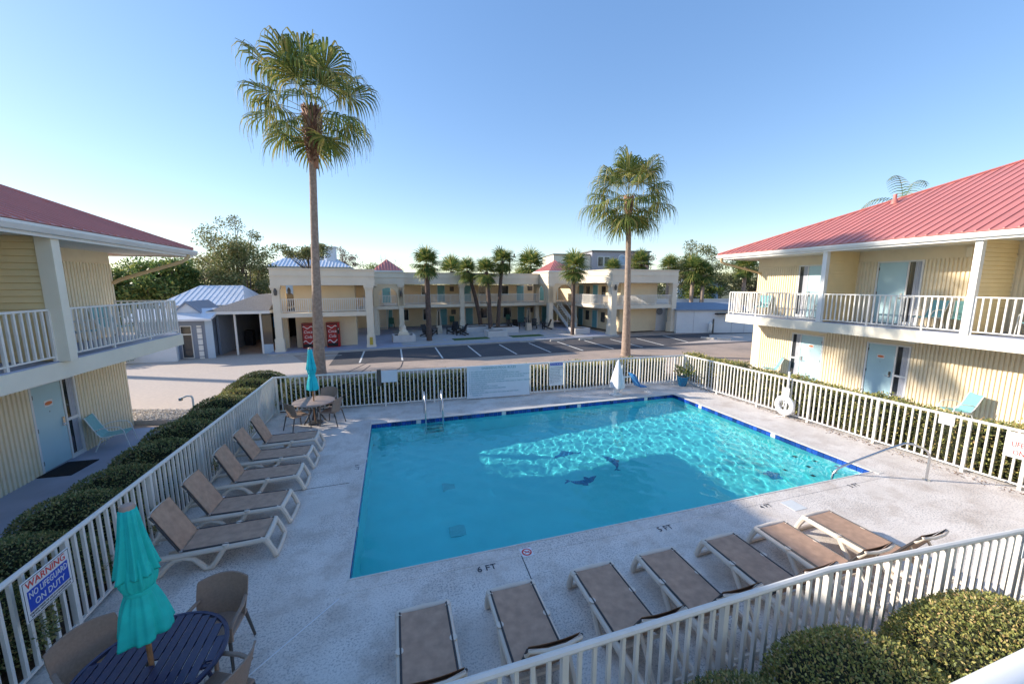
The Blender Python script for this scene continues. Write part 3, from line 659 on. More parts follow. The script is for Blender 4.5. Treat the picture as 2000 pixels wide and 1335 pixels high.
for a in ((9.0, 9.5), (11.05, 11.6), (17.3, 18.05), (20.05, 20.95)): fwin(*a, .76, 1.85)
for a in ((8.75, 9.1), (10.95, 11.5), (17.2, 17.85), (19.85, 20.6)): fwin(*a, 3.3, 4.28)
for a in ((14.05, 14.5, 1.25, 1.75), (23.4, 23.65, 1.25, 1.78), (13.92, 14.35, 3.72, 4.2), (23.05, 23.6, 3.75, 4.25)):
    g0 = MB().box(a[0], a[1], 12.9, 12.998, a[2], a[3]).build('vent_grille', 'dark_metal', FB)
# side doors of the right wing, facing the courtyard (plane u = 27)
for v0, v1 in ((1.9, 2.7), (4.6, 5.4), (7.3, 8.1)):
    for z0 in (.12, 2.63):
        MB().box(26.96, 27.0, v0-.07, v1+.07, z0, z0+1.82).build('door_frame', 'white', FB); MB().box(26.94, 26.998, v0, v1, z0+.01, z0+1.75).build('door', 'far_door', FB)
for v0 in (3.3, 6.1):
    for z0 in (.8, 3.3): MB().box(26.95, 27.0, v0, v0+.6, z0, z0+.95).build('window', 'glass', FB)
# breezeway darkness at the left wing end, inner pilaster, lanterns
MB().box(-.25, .25, 1.6, 1.9, .1, 4.34).build('pilaster', 'farwall', FB)
MB().box(-.28, .715, 9.0, 9.2, .1, 4.34).build('breezeway_wall', 'farwall', FB)
for u, v, z in ((.5, 1.42, 3.75), (-.06, -.02, 3.72), (8.23, 6.44, 3.4), (25.3, -.6, 3.95)):
    MB().lathe([(.03, .0), (.09, .03), (.11, .28), (.06, .42), (.02, .48)], 8, (u, v, z)).build('wall_lantern', 'dark_metal', FB)
MB().box(31.0, 32.3, .95, 1.05, .02, 2.25).build('white_screen', 'white_wall', FB); 
MB().lathe([(.34, 0), (.34, .10), (.2, .14)], 18).build('wall_fan', 'slate_blue', FB, loc=(31.5, .94, 1.9)).rotation_euler = (R(90), 0, 0)
# stairs of the right tower and spiral-looking stair at the left one
st = MB(); n = 12
for i in range(n): t = (i+.5)/n; st.box(23.75-.0+.55*(1-t), 24.75+.55*(1-t), 5.9+2.5*t, 6.18+2.5*t, .12+2.45*t, .17+2.45*t)
fpart(st, 'stair_tread', 'fartrim'); st = MB()
for du in (0, 1.0): st.add([(24.28+du, 5.75, .1), (24.34+du, 5.75, .1), (24.34+du, 5.75, .45), (24.28+du, 5.75, .45), (23.72+du, 8.5, 2.3), (23.78+du, 8.5, 2.3), (23.78+du, 8.5, 2.75), (23.72+du, 8.5, 2.75)], [(0,1,2,3), (7,6,5,4), (0,4,5,1), (1,5,6,2), (2,6,7,3), (3,7,4,0)])
fpart(st, 'stair_stringer', 'white'); st = MB()
for du in (0, 1.0): st.tube([(24.31+du, 5.8, 1.2), (23.75+du, 8.5, 3.5)], .03, 6); st.tube([(24.31+du, 5.8, .3), (24.31+du, 5.8, 1.2)], .025, 6)
fpart(st, 'stair_rail', 'white'); st = MB(); st2 = MB()
for i in range(12): st.box(6.35, 7.15, 9.6-.22*i, 9.9-.22*i, .3+.19*i, .36+.19*i)
st2.box(6.30, 6.345, 7.1, 9.9, .1, .14)
for u in (6.32, 7.18): st2.tube([(u, 9.8, .25), (u, 7.2, 2.5)], .05, 6)
st2.tube([(6.32, 6.9, .1), (6.32, 6.9, 2.3)], .06, 8)
fpart(st, 'stair_tread', 'fartrim'); fpart(st2, 'stair_stringer', 'fartrim')

# vending machines
def vending(u, label):
    x, y, _ = fw(u, 1.36); t = thing('vending_machine', label, 'vending machine', (x, y, .10), FA, 'red drinks machines under the left wing')
    MB().box(-.43, .43, -.36, .2, 0, 1.72).build('cabinet', 'vend_red', t, bevel=.02); MB().box(-.40, .27, -.378, -.361, .06, 1.67).build('front_panel', 'vend_black', t)
    MB().box(-.35, .22, -.386, -.379, .30, 1.60).build('display', 'vend_red', t)
    for z, s in ((1.12, 'Coca'), (.78, 'Cola')): text(s, .30, 'sign_white', t, 'lettering', (-.06, -.392, z), (R(90), 0, 0), sx=.85, shear=.25)
    rb = MB(); P = [(-.36+.6*k/10, -.390, .42+.10*math.sin(k*.75)) for k in range(11)]
    for p, q in zip(P[:-1], P[1:]): rb.add([(p[0], p[1], p[2]-.03), (q[0], q[1], q[2]-.03), (q[0], q[1], q[2]+.035), (p[0], p[1], p[2]+.035)], [(0,1,2,3)])
    rb2 = [( -.36+.6*k/10, -.390, 1.42+.07*math.sin(k*.8+1)) for k in range(11)]
    for p, q in zip(rb2[:-1], rb2[1:]): rb.add([(p[0], p[1], p[2]-.02), (q[0], q[1], q[2]-.02), (q[0], q[1], q[2]+.03), (p[0], p[1], p[2]+.03)], [(0,1,2,3)])
    rb.build('ribbon', 'sign_white', t)
    MB().box(.29, .40, -.375, -.361, .9, 1.35).build('coin_panel', 'black', t); MB().box(.31, .38, -.382, -.376, 1.2, 1.3).build('coin_slot', 'metal', t); MB().box(-.25, .15, -.392, -.387, .12, .28).build('delivery_flap', 'black', t)
vending(1.55, 'red drinks vending machine left of the tall palm trunk'); vending(3.05, 'red drinks vending machine right of the tall palm trunk')

# planters, heaters, chairs in the courtyard
def planter(u, v, w_, d, h, label):
    x, y, _ = fw(u, v); t = thing('planter', label, 'planter', (x, y, .118), FA, 'white block planters')
    b = MB(); b.box(-w_/2, w_/2, -d/2, -d/2+.15, 0, h).box(-w_/2, w_/2, d/2-.15, d/2, 0, h).box(-w_/2, -w_/2+.15, -d/2+.15, d/2-.15, 0, h).box(w_/2-.15, w_/2, -d/2+.15, d/2-.15, 0, h); b.build('planter_wall', 'planter_white', t)
    MB().box(-w_/2+.15, w_/2-.15, -d/2+.15, d/2-.15, 0, h-.06).build('soil', 'mulch', t)
planter(7.9, 2.2, 1.65, 1.4, .5, 'white planter holding the column pedestal right of the yellow marked column')
planter(14.9, 6.2, 2.3, 1.6, .48, 'wide white planter with the leaning palm'); planter(17.0, 5.0, 2.4, 2.2, .5, 'raised white planter with two palms'); planter(15.45, 2.3, 1.7, 1.2, .5, 'low white planter closest to the parking bays'); planter(23.05, 1.5, 1.5, 1.3, .5, 'white planter with pots right of the thin palm')
t = thing('column_pedestal', 'stepped stone pedestal standing in the left white planter', 'pedestal', fw(7.9, 2.2, .56))
MB().box(-.42, .42, -.42, .42, 0, .12).box(-.34, .34, -.34, .34, .121, .3).lathe([(.3, .3), (.22, .42), (.2, .7)], 12).build('pedestal_block', 'fartrim', t)
def heater(u, v, label):
    t = thing('patio_heater', label, 'patio heater', fw(u, v, .118), FA, 'pyramid patio heaters')
    MB().add([(-.27,-.27,0),(.27,-.27,0),(.27,.27,0),(-.27,.27,0),(-.22,-.22,.7),(.22,-.22,.7),(.22,.22,.7),(-.22,.22,.7)], [(3,2,1,0),(4,5,6,7),(0,1,5,4),(1,2,6,5),(2,3,7,6),(3,0,4,7)]).build('base', 'heater', t)
    f = MB()
    for sx in (-1, 1):
        for sy in (-1, 1): f.tube([(sx*.21, sy*.21, .7), (sx*.09, sy*.09, 2.0)], .018, 5)
    f.build('frame', 'heater', t); MB().tube([(0,0,.7),(0,0,1.95)], .06, 8).build('flame_tube', 'glass', t); MB().lathe([(.13, 2.0), (.12, 2.1), (.02, 2.16)], 8).build('cap', 'dark_metal', t)
heater(11.33, 5.9, 'slim pyramid patio heater left of the leaning palm, near dark chairs'); heater(19.73, 5.2, 'slim pyramid patio heater near the right arch')
def adirondack():
    t = thing('lounge_chair', '', 'chair', (0,0,0), 0, 'dark slatted chairs around the courtyard')
    for i in range(5): MB().add([(-.26+.105*i,.22,.30),(-.17+.105*i,.22,.30),(-.17+.105*i,.50,.98),(-.26+.105*i,.50,.98),(-.26+.105*i,.245,.30),(-.17+.105*i,.245,.30),(-.17+.105*i,.525,.98),(-.26+.105*i,.525,.98)], [(0,1,2,3),(7,6,5,4),(0,4,5,1),(1,5,6,2),(2,6,7,3),(3,7,4,0)]).build('back_slat', 'black', t)
    for i in range(5): MB().box(-.26, .26, -.3+.11*i, -.21+.11*i, .36-.02*i, .38-.02*i).build('seat_slat', 'black', t)
    for s in (-1, 1):
        MB().box(s*.36-.07, s*.36+.07, -.36, .38, .56, .585).build('armrest', 'black', t); MB().box(s*.33-.02, s*.33+.02, -.32, -.22, 0, .56).beam((s*.3, -.3, .33), (s*.3, .55, .04), .03, .1).build('leg', 'black', t)
    return t
spots = [(10.0, 4.2, .6, 'dark slatted chair left of the thick upright palm'), (10.6, 5.2, 2.4, 'dark slatted chair behind the thick upright palm'), (12.3, 5.0, -.8, 'dark slatted chair right of the left patio heater'), (12.9, 4.0, -2.2, 'dark slatted chair closest to the long lawn strip'), (13.0, 5.6, .3, 'dark slatted chair before the middle column'),
    (18.2, 5.6, .5, 'dark slatted chair between the raised planter and right heater'), (19.0, 6.6, 2.6, 'dark slatted chair just left of the right heater'), (20.7, 6.2, -.5, 'dark slatted chair right of the right heater'), (21.6, 5.2, -1.7, 'dark slatted chair nearest to the right arch column'), (20.8, 7.6, .1, 'dark slatted chair under the wall behind the right heater')]
ch0 = adirondack()
for i, (u, v, rz, lab) in enumerate(spots):
    o = ch0 if i == 0 else dup(ch0, (0,0,0), 0)
    o.location = fw(u, v, .118); o.rotation_euler = (0, 0, rz); o['label'] = lab
def green_chair():
    t = thing('patio_chair', '', 'chair', (0,0,0), 0, 'green chairs under the far block')
    MB().box(-.25, .25, -.25, .22, .42, .45).build('seat', 'green_plastic', t); MB().add([(-.25,.2,.45),(.25,.2,.45),(.25,.32,1.0),(-.25,.32,1.0),(-.25,.23,.45),(.25,.23,.45),(.25,.35,1.0),(-.25,.35,1.0)], [(0,1,2,3),(7,6,5,4),(0,4,5,1),(1,5,6,2),(2,6,7,3),(3,7,4,0)]).build('backrest', 'green_plastic', t)
    for sx in (-1, 1):
        for sy in (-.22, .22): MB().tube([(sx*.23, sy, 0), (sx*.23, sy, .42)], .015, 6).build('leg', 'green_plastic', t)
    return t
g0 = green_chair()
for i, (u, v, lab) in enumerate([(7.75, 12.2, 'green chair behind the left arch column'), (14.0, 12.3, 'green chair beside the middle blue door'), (15.1, 12.3, 'green chair left of the blue door behind the leaning palm'), (20.4, 12.2, 'green chair under the rightmost dark window')]):
    o = g0 if i == 0 else dup(g0, (0,0,0), 0); o.location = fw(u, v, .1); o.rotation_euler = (0,0,FA); o['label'] = lab

# ------------------------------------------------------------------ neighbouring buildings
# office, carport, white hip-roofed house on the left
OF = thing('office_house', 'small pale blue house with white porch roof and tall dark window at left', 'house', (-12.4, 27.4, 0))
MB().box(-1.8, 1.7, .1, 5, 0, 2.35).build('wall', 'slate_blue', OF); [MB().box(x0, x0+.38, .02, .099, 0, 2.3).build('pilaster', 'pale_blue', OF) for x0 in (1.62, -.2)]
f = MB().box(.36, .92, .05, .1, .05, 2.0).build('window', 'white', OF); MB().box(.40, .88, .03, .06, .1, 1.45).box(.40, .88, .031, .06, 1.52, 1.95).build('pane', 'glass', f)
tr = MB().box(1.18, 1.42, .05, .09, 0, 2.0).build('trellis', 'white', OF)
for i in range(6): MB().box(1.15, 1.45, .03, .049, .1+.35*i, .15+.35*i).build('rung', 'slate_blue', tr)
MB().add([(-2.1,-.35,2.30),(2.1,-.35,2.30),(2.1,1.2,2.85),(-2.1,1.2,2.85),(-2.1,-.35,2.42),(2.1,-.35,2.42),(2.1,1.2,2.97),(-2.1,1.2,2.97)], [(3,2,1,0),(4,5,6,7),(0,1,5,4),(1,2,6,5),(2,3,7,6),(3,0,4,7)]).build('porch_roof', 'roof_white', OF)
gb = MB().prism([(-.05, .55, 2.75), (1.25, .55, 2.75), (.6, .55, 3.3)], (0, 3, 0)).build('gable', 'white_wall', OF); MB().add([(-.15,.45,2.74),(.6,.45,3.42),(1.35,.45,2.74),(1.35,.45,2.66),(.6,.45,3.31),(-.15,.45,2.66)]+[(-.15,3.6,2.74),(.6,3.6,3.42),(1.35,3.6,2.74),(1.35,3.6,2.66),(.6,3.6,3.31),(-.15,3.6,2.66)], [(0,1,4,5),(1,2,3,4),(6,11,10,7),(7,10,9,8),(0,6,7,1),(1,7,8,2),(3,9,10,4),(4,10,11,5)]).build('gable_roof', 'slate_blue', OF)
HW = thing('hip_roofed_house', 'low house with a pale ribbed metal hip roof behind the left office', 'house', (-13, 35.5, 0))
MB().box(-2.6, 2.2, -2, 4, 0, 2.95).build('wall', 'white_wall', HW)
hr = MB().add([(-2.9,-2.4,2.95),(2.6,-2.4,2.95),(2.6,4.4,2.95),(-2.9,4.4,2.95),(-1.3,.9,4.35),(1.6,.9,4.35)], [(0,1,5,4),(1,2,5),(2,3,4,5),(3,0,4),(3,2,1,0)]).build('roof', 'roof_white', HW)
q = MB()
for i in range(16):
    x = -2.7+.34*i; t = min(1, (x+2.9)/1.6, (2.6-x)/1.0); q.tube([(x, -2.4, 2.96), (x, -2.4+3.3*t, 2.96+1.4*t)], .014, 4)
q.build('roof_seam', 'roof_white', hr)
CP = thing('carport', 'open carport with a grey shingle roof and dark inside left of the far block', 'carport', (-9.0, 28.3, 0))
MB().add([(-1.85,-.4,2.60),(1.55,-.4,2.60),(1.55,9,2.60),(-1.85,9,2.60),(-1.85,-.4,2.78),(1.55,-.4,2.78),(1.55,9,2.78),(-1.85,9,2.78)], [(3,2,1,0),(4,5,6,7),(0,1,5,4),(1,2,6,5),(2,3,7,6),(3,0,4,7)]).build('fascia', 'white', CP)
MB().add([(-1.85,-.4,2.79),(1.5,-.4,2.79),(1.5,9,2.79),(-1.85,9,2.79),(.3,2.2,3.75),(1.5,2.2,3.75),(1.5,6,3.75),(.3,6,3.75)], [(0,1,5,4),(1,2,6,5),(2,3,7,6),(3,0,4,7),(4,5,6,7),(3,2,1,0)]).build('roof', 'shingle', CP)
MB().box(-1.62, -1.5, .3, 8.8, 0, 2.6).build('side_wall', 'slate_blue', CP); MB().box(-1.6, 1.5, 8.6, 8.75, 0, 2.6).build('back_wall', 'inside_shade', CP)
for x in (-1.75, -.5, .92): MB().box(x-.05, x+.05, -.05, .05, 0, 2.6).build('post', 'white', CP)
MB().box(.97, 1.5, 0, .04, .6, 2.5).build('window', 'glass', CP); MB().box(.97, 1.5, -.02, .02, 0, .6).build('panel', 'pale_blue', CP)
MB().box(-.46, .88, 5.2, 5.3, .0, 2.2).box(-1.4, -.9, 4.2, 4.8, 0, 1.1).build('shade_panel', 'inside_shade', CP)  # dark panels added where the carport inside is only in shade
MB().box(.3, .6, 5.0, 5.19, 1.2, 2.0).build('lit_poster', 'lift_blue', CP)
tag(MB().box(-1.3, 1.1, -.1, .1, 0, .95).build('garden_wall', 'white_wall', loc=(-13.2, 27.0, 0)), 'low white garden wall left of the pale blue office', 'wall')
# white two storey house with chimney behind the left wing
HB = thing('white_house', 'white house with a pale ribbed hip roof and chimney behind the far block', 'house', (-11, 64, 0))
MB().box(-5.2, 5.0, -1.6, 6, 0, 7.0).build('wall', 'white_wall', HB); hr = MB().add([(-5.6,-2,6.95),(5.4,-2,6.95),(5.4,6.4,6.95),(-5.6,6.4,6.95),(-3.3,2.2,8.75),(2.4,2.2,8.75)], [(0,1,5,4),(1,2,5),(2,3,4,5),(3,0,4),(3,2,1,0)]).build('roof', 'roof_white', HB)
q = MB()
for i in range(24):
    x = -5.4+.46*i; t = min(1, (x+5.6)/2.3, (5.4-x)/3.0); q.tube([(x, -2, 6.97), (x, -2+4.2*t, 6.97+1.8*t)], .035, 4)
q.build('roof_seam', 'roof_white', hr); MB().box(1.9, 3.2, .4, 1.6, 7.2, 9.9).box(1.8, 3.3, .3, 1.7, 9.9, 10.05).build('chimney', 'white_wall', hr)
for x in (-1.2, 2.3): f = MB().box(x-.7, x+.7, -1.65, -1.6, 6.0, 6.75).build('window', 'white', HB); MB().box(x-.6, x+.6, -1.68, -1.62, 6.06, 6.7).build('pane', 'glass', f)
# grey house with arched window
HG = thing('grey_house', 'grey shingled house with a double window and an arched window behind the right wing', 'house', (30, 55, 0), R(-8))
MB().box(0, 9.6, 0, 8, 0, 9.5).build('wall', 'grey_house', HG); MB().box(-6, -.01, .6, 8, 0, 9.0).build('side_wall', 'cream_trim', HG)
MB().box(-.15, 9.8, -.2, 8.1, 9.5, 9.7).box(-6.1, -.16, .4, 8.1, 9.0, 9.15).build('roof', 'shingle', HG)
for x0 in (.9, 1.95): f = MB().box(x0, x0+1.0, -.05, 0, 7.2, 8.8).build('window', 'white', HG); MB().box(x0+.1, x0+.9, -.08, -.03, 7.3, 8.7).build('pane', 'glass', f)
poly = [(4.3, -.05, 7.4)]+[(4.95-.65*math.cos(t), -.05, 8.5+.65*math.sin(t)) for t in np.linspace(0, math.pi, 12)]+[(5.6, -.05, 7.4)]
f = MB().prism(poly, (0, .05, 0)).build('arched_window', 'white', HG); MB().prism([((x-4.95)*.84+4.95, -.07, (z-8.2)*.84+8.2) for x, y, z in poly], (0, .015, 0)).build('pane', 'pale_blue', f)
f = MB().box(7.2, 8.0, -.05, 0, 7.6, 8.7).build('window', 'white', HG); MB().box(7.3, 7.9, -.08, -.03, 7.7, 8.6).build('pane', 'glass', f)
# white shed with flat grey roof on the right, wall beyond
WS = thing('white_shed', 'long white shed with a flat blue grey roof right of the far block', 'shed', (24.9, 29.4, 0), R(-15))
MB().box(0, 7.6, 0, 4.5, 0, 2.05).build('wall', 'white_wall', WS); MB().add([(-.15,-.2,2.06),(7.8,-.2,2.06),(7.8,4.6,2.5),(-.15,4.6,2.5),(-.15,-.2,2.16),(7.8,-.2,2.16),(7.8,4.6,2.6),(-.15,4.6,2.6)], [(3,2,1,0),(4,5,6,7),(0,1,5,4),(1,2,6,5),(2,3,7,6),(3,0,4,7)]).build('roof', 'slate_blue', WS)
MB().box(3.55, 5.6, -.5, -.01, 1.72, 1.84).build('awning', 'black', WS); MB().box(3.4, 3.5, -.08, -.01, 0, 1.3).build('drain_pipe', 'dark_metal', WS); MB().lathe([(.1, 0), (.16, .2), (.16, .75), (.08, .9)], 10, (3.1, -.2, .1)).build('gas_bottle', 'white', WS)
for x in (1.6, 5.2, 6.4): MB().box(x-.012, x+.012, -.012, 0, .05, 2.0).build('panel_joint', 'grey_house', WS)
for i, (x, y, lab) in enumerate([(24.7, 25.4, 'short pale wheel stop by the white shed, far one'), (25.6, 24.6, 'short pale wheel stop by the white shed, near one')]):
    tag(MB().box(-.5, .5, -.09, .09, 0, .14).build('wheel_stop', 'coping', loc=(x, y, -.01), rotz=-.9), lab, 'wheel stop')
struct(MB().prism([(20, 24.0, -.0055), (34, 22.6, -.0055), (34, 27.0, -.0055), (27, 27.6, -.0055), (24.5, 24.9, -.0055)], (0, 0, .006)).build('concrete_apron', 'driveway'))
FWL = thing('yard_wall', 'low white wall of the yard behind the white shed', 'wall', (32, 40, 0), R(-12)); MB().box(-6, 10, 0, .2, 0, 2.6).build('wall', 'white_wall', FWL); MB().box(-6, 10, -.04, .24, 2.6, 2.7).build('wall_cap', 'white', FWL)
HBL = thing('blue_house', 'pale blue gabled house between trees behind the white shed', 'house', (50, 54, 0), R(-30))
MB().box(-3, 3, 0, 6, 0, 4.4).prism([(-3, 0, 4.4), (3, 0, 4.4), (0, 0, 6.6)], (0, 6, 0)).build('wall', 'pale_blue', HBL)
MB().add([(-3.4,-.3,4.2),(0,-.3,6.75),(3.4,-.3,4.2),(-3.4,6.3,4.2),(0,6.3,6.75),(3.4,6.3,4.2),(-3.4,-.3,4.05),(0,-.3,6.6),(3.4,-.3,4.05),(-3.4,6.3,4.05),(0,6.3,6.6),(3.4,6.3,4.05)], [(0,1,4,3),(1,2,5,4),(0,6,7,1),(1,7,8,2),(6,9,10,7),(7,10,11,8)]).build('roof', 'slate_blue', HBL)
for x in (-1.2, 1.0): MB().box(x-.4, x+.4, -.05, .0, 2.0, 3.6).build('window', 'glass', HBL)
UP_ = thing('utility_pole', 'dark wooden utility pole with a short crossarm behind the far block', 'utility pole', (17.5, 58, 0))
MB().tube([(0,0,0),(0,0,9.2)], [.16, .11], 8).build('pole', 'wood_pole', UP_); MB().box(-.2, 1.0, -.06, .06, 8.6, 8.75).build('crossarm', 'wood_pole', UP_); MB().lathe([(.05,0),(.14,.05),(.14,.3),(.05,.35)], 8, (.75, 0, 8.76)).build('insulator', 'dark_metal', UP_)

# gravel island with a standpipe at the left drive
isl = [(-7.95, 14.75), (-7.0, 14.55), (-6.45, 14.62), (-6.25, 14.95), (-6.5, 15.35), (-7.2, 15.7), (-9.5, 16.4), (-9.5, 14.8)]
GI = struct(MB().prism([(x, y, -.02) for x, y in isl], (0, 0, .17)).build('gravel_island', 'kerb'))
cx, cy = np.mean([p[0] for p in isl]), np.mean([p[1] for p in isl])
n = 5200; P = np.empty((0, 3))
def inside(x, y, poly):
    c = np.zeros(len(x), bool); j = len(poly)-1
    for i in range(len(poly)):
        xi, yi = poly[i]; xj, yj = poly[j]; c ^= ((yi > y) != (yj > y)) & (x < (xj-xi)*(y-yi)/(yj-yi+1e-9)+xi); j = i
    return c
xx, yy = rng.uniform(-9.5, -6.2, 9000), rng.uniform(14.5, 16.4, 9000); k = inside(xx, yy, [((x-cx)*.93+cx, (y-cy)*.93+cy) for x, y in isl]); P = np.stack([xx[k], yy[k], np.full(k.sum(), .145)+rng.uniform(0, .02, k.sum())], 1)
D = rng.normal(size=P.shape); D[:, 2] = np.abs(D[:, 2])*.5; struct(leaves('gravel', P, nrm(D), rng.uniform(.03, .06, len(P)), .045, 'gravel', None), 'stuff')
struct(MB().beam((-6.35, 14.35, .0), (-4.9, 15.95, .0), .12, .12).beam((-4.9, 15.95, .0), (-4.55, 17.3, .0), .12, .12).build('kerb', 'kerb'))
SP = thing('standpipe', 'white bent standpipe with a tap at the tip of the gravel island', 'pipe', (-6.35, 14.72, 0))
MB().tube([(0,0,0),(0,0,.75),(-.03,0,.82),(-.14,0,.84),(-.30,0,.78)], .03, 8).build('pipe', 'white', SP, smooth=True); MB().box(-.36, -.28, -.05, .05, .70, .78).build('tap', 'metal', SP)
struct(MB().beam((-12, 18.75, -.008), (-5.6, 17.9, -.008), .09, .006).build('crack_and_shadow_line', 'text_dark'))  # painted pole shadow across the drive, laid as a dark strip
for pts in ([(-3.4, 26.5), (-1.2, 24.0), (-2.3, 21.0)], [(-1.3, 22.4), (-1.7, 20.6), (-2.2, 19.3)], [(.45, 22.9), (.3, 21.4), (-.3, 19.7)], [(-7.0, 22.2), (-5.2, 21.3), (-4.2, 19.2)]):
    m = MB()
    for p, q in zip(pts[:-1], pts[1:]): m.beam((*p, -.009), (*q, -.009), .05, .006)
    struct(m.build('crack_and_shadow_line', 'text_dark'))

# ------------------------------------------------------------------ vegetation
def lumps(D, seed, k=9, amp=.075):
    r = np.random.default_rng(seed); out = np.ones(len(D))
    for _ in range(k):
        c = nrm(r.normal(size=(1, 3)))[0]; out += amp*r.uniform(-.5, 1)*np.exp(-((D-c)**2).sum(1)*r.uniform(3, 9))
    return out
def bush(name, label, x, y, rx, ry, h, n, leaf, seed, m='hedge_leaf', group=None, flat=2.6, cat='bush', z0=0., lump=.075):
    t = thing(name, label, cat, (x, y, z0), 0, group)
    D = nrm(rng.normal(size=(int(n*1.5), 3))); D = D[D[:, 2] > -.45][:n]
    # superellipsoid radius
    q = (np.abs(D)**flat).sum(1)**(-1/flat); r = q*lumps(D, seed, amp=lump)*(1-.09*rng.random(len(D))**2)*(1+.014*rng.normal(size=len(D)))
    zc = h*.42; P = D*r[:, None]*np.array([rx, ry, h*.58]); P[:, 2] += zc; k = P[:, 2] > .02; P = P[k]; Dn = D[k]
    dirs = nrm(Dn*.65+rng.normal(size=P.shape)*.62+np.array([0, 0, .25]))
    leaves('foliage', P, dirs, leaf*rng.uniform(.7, 1.3, len(P)), leaf*.52, m, t)
    U = np.linspace(0, 2*math.pi, 25)[:-1]; Vv = np.linspace(-1.2, 1.5, 12); vs = []
    for v in Vv: 
        for u in U: vs.append((math.cos(u)*math.cos(v), math.sin(u)*math.cos(v), math.sin(v)))
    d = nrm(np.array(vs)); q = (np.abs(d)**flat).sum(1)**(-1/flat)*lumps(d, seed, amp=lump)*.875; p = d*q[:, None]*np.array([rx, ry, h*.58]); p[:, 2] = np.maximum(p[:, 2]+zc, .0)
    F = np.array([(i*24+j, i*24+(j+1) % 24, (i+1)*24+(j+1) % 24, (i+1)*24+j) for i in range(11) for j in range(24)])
    np_mesh('filler_core', p, F, 'hedge_core', t, smooth=True); return t  # added dark filler body closing the gaps behind the leaves
def hedge(label, x0, x1, y0, y1, h, n, leaf, m, seed, slope=0.):
    t = thing('hedge', label, 'hedge', (0, 0, 0)); r = np.random.default_rng(seed)
    lx, ly = x1-x0, y1-y0; A_ = [lx*ly, lx*h, lx*h, ly*h, ly*h]; c = r.choice(5, size=n, p=np.array(A_)/sum(A_)); a, b_ = r.random(n), r.random(n)
    P = np.zeros((n, 3)); Nn = np.zeros((n, 3))
    for k in range(5):
        s = c == k
        if k == 0: P[s] = np.stack([x0+lx*a[s], y0+ly*b_[s], np.full(s.sum(), h)], 1); Nn[s] = (0, 0, 1)
        elif k in (1, 2): P[s] = np.stack([x0+lx*a[s], np.full(s.sum(), y0 if k == 1 else y1), h*b_[s]], 1); Nn[s] = (0, -1 if k == 1 else 1, 0)
        else: P[s] = np.stack([np.full(s.sum(), x0 if k == 3 else x1), y0+ly*a[s], h*b_[s]], 1); Nn[s] = (-1 if k == 3 else 1, 0, 0)
    ln = P[:, 0] if lx > ly else P[:, 1]
    wav = .05*np.sin(ln*2.3+seed)+.035*np.sin(ln*5.1+2*seed)+.02*np.sin(ln*11+P[:, 2]*6)
    P += Nn*(wav[:, None]+.05*r.normal(size=(n, 1))*1.)
    # round the shoulders
    e = np.clip((P[:, 2]-h*.75)/(h*.3), 0, 1)**2
    if lx > ly: P[:, 1] += (np.where(P[:, 1] < (y0+y1)/2, 1, -1)*e*.12)
    else: P[:, 0] += (np.where(P[:, 0] < (x0+x1)/2, 1, -1)*e*.12)
    P[:, 2] = np.maximum(P[:, 2], .03)
    leaves('foliage', P, nrm(Nn*.7+r.normal(size=(n, 3))*.75+np.array([0, 0, .3])), leaf*r.uniform(.7, 1.3, n), leaf*.5, m, t)
    k = 14; X_ = np.linspace(0, 1, k); b = MB(); g = .07
    b.box(x0+g, x1-g, y0+g, y1-g, 0, h-.09).build('filler_core', 'hedge_core', t); return t  # dark filler box added so the hedge is not see-through
# left row of clipped bushes
ys = [3.3, 4.35, 5.4, 6.5, 7.6, 8.75, 9.9, 11.05, 12.2, 13.4, 14.6, 15.75, 16.8]
for i, y in enumerate(ys):
    big = y < 9
    lab = ['clipped bush below the left corner of the frame', 'clipped bush behind the warning sign, nearer half', 'clipped bush behind the warning sign, farther half', 'clipped bush left of the near folded teal umbrella', 'clipped bush behind the first lounger of the left row', 'clipped bush between the first and second left loungers', 'clipped bush behind the second lounger of the left row', 'clipped bush behind the third left lounger and left of it', 'clipped bush behind the fourth lounger of the left row', 'clipped bush behind the fifth lounger of the left row', 'clipped bush beside the gravel island standpipe', 'sunlit yellowish bush just behind the left fence corner', 'farthest sunlit yellowish bush past the left fence corner'][i]
    bush('clipped_bush', lab, -4.93-.05*(i % 2), y, .95, .52, .98+.16*((i*37) % 5)/5, 9000 if big else 5500, .042 if big else .055, 40+i, 'hedge_leaf' if y < 14 else 'hedge_leaf_sunlit', 'clipped bushes along the left fence', 2.0, lump=.03)
for i, (x, y, rx, ry, h, n, lab) in enumerate([(1.35, 1.55, .75, .72, .84, 8000, 'dark clipped bush mostly below the bottom edge'), (2.62, 1.72, .74, .78, .98, 16000, 'shaded clipped bush at the bottom, left of the rounded one'), (3.95, 1.72, .82, .82, 1.06, 22000, 'rounded clipped bush half in shade behind the front fence'), (5.65, 1.60, 1.08, .86, 1.10, 30000, 'big sunlit clipped bush behind the front fence'), (7.35, 1.35, .95, .8, 1.05, 14000, 'sunlit clipped bush cut by the right frame edge'), (9.2, 1.2, 1.0, .75, 1.05, 4000, 'clipped bush outside the right frame edge')]):
    bush('clipped_bush', lab, x, y, rx, ry, h, n, .036, 70+i, 'hedge_leaf_sunlit' if x > 3.5 else 'hedge_leaf', 'clipped bushes behind the front fence', 2.7)
hedge('dense clipped hedge behind the far pool fence', -3.75, 12.2, 14.88, 15.55, .92, 24000, .075, 'hedge_leaf_sunlit', 3)
hedge('dense clipped hedge behind the right pool fence', 13.2, 14.3, 2.2, 15.2, 1.02, 30000, .075, 'hedge_leaf_sunlit', 4)

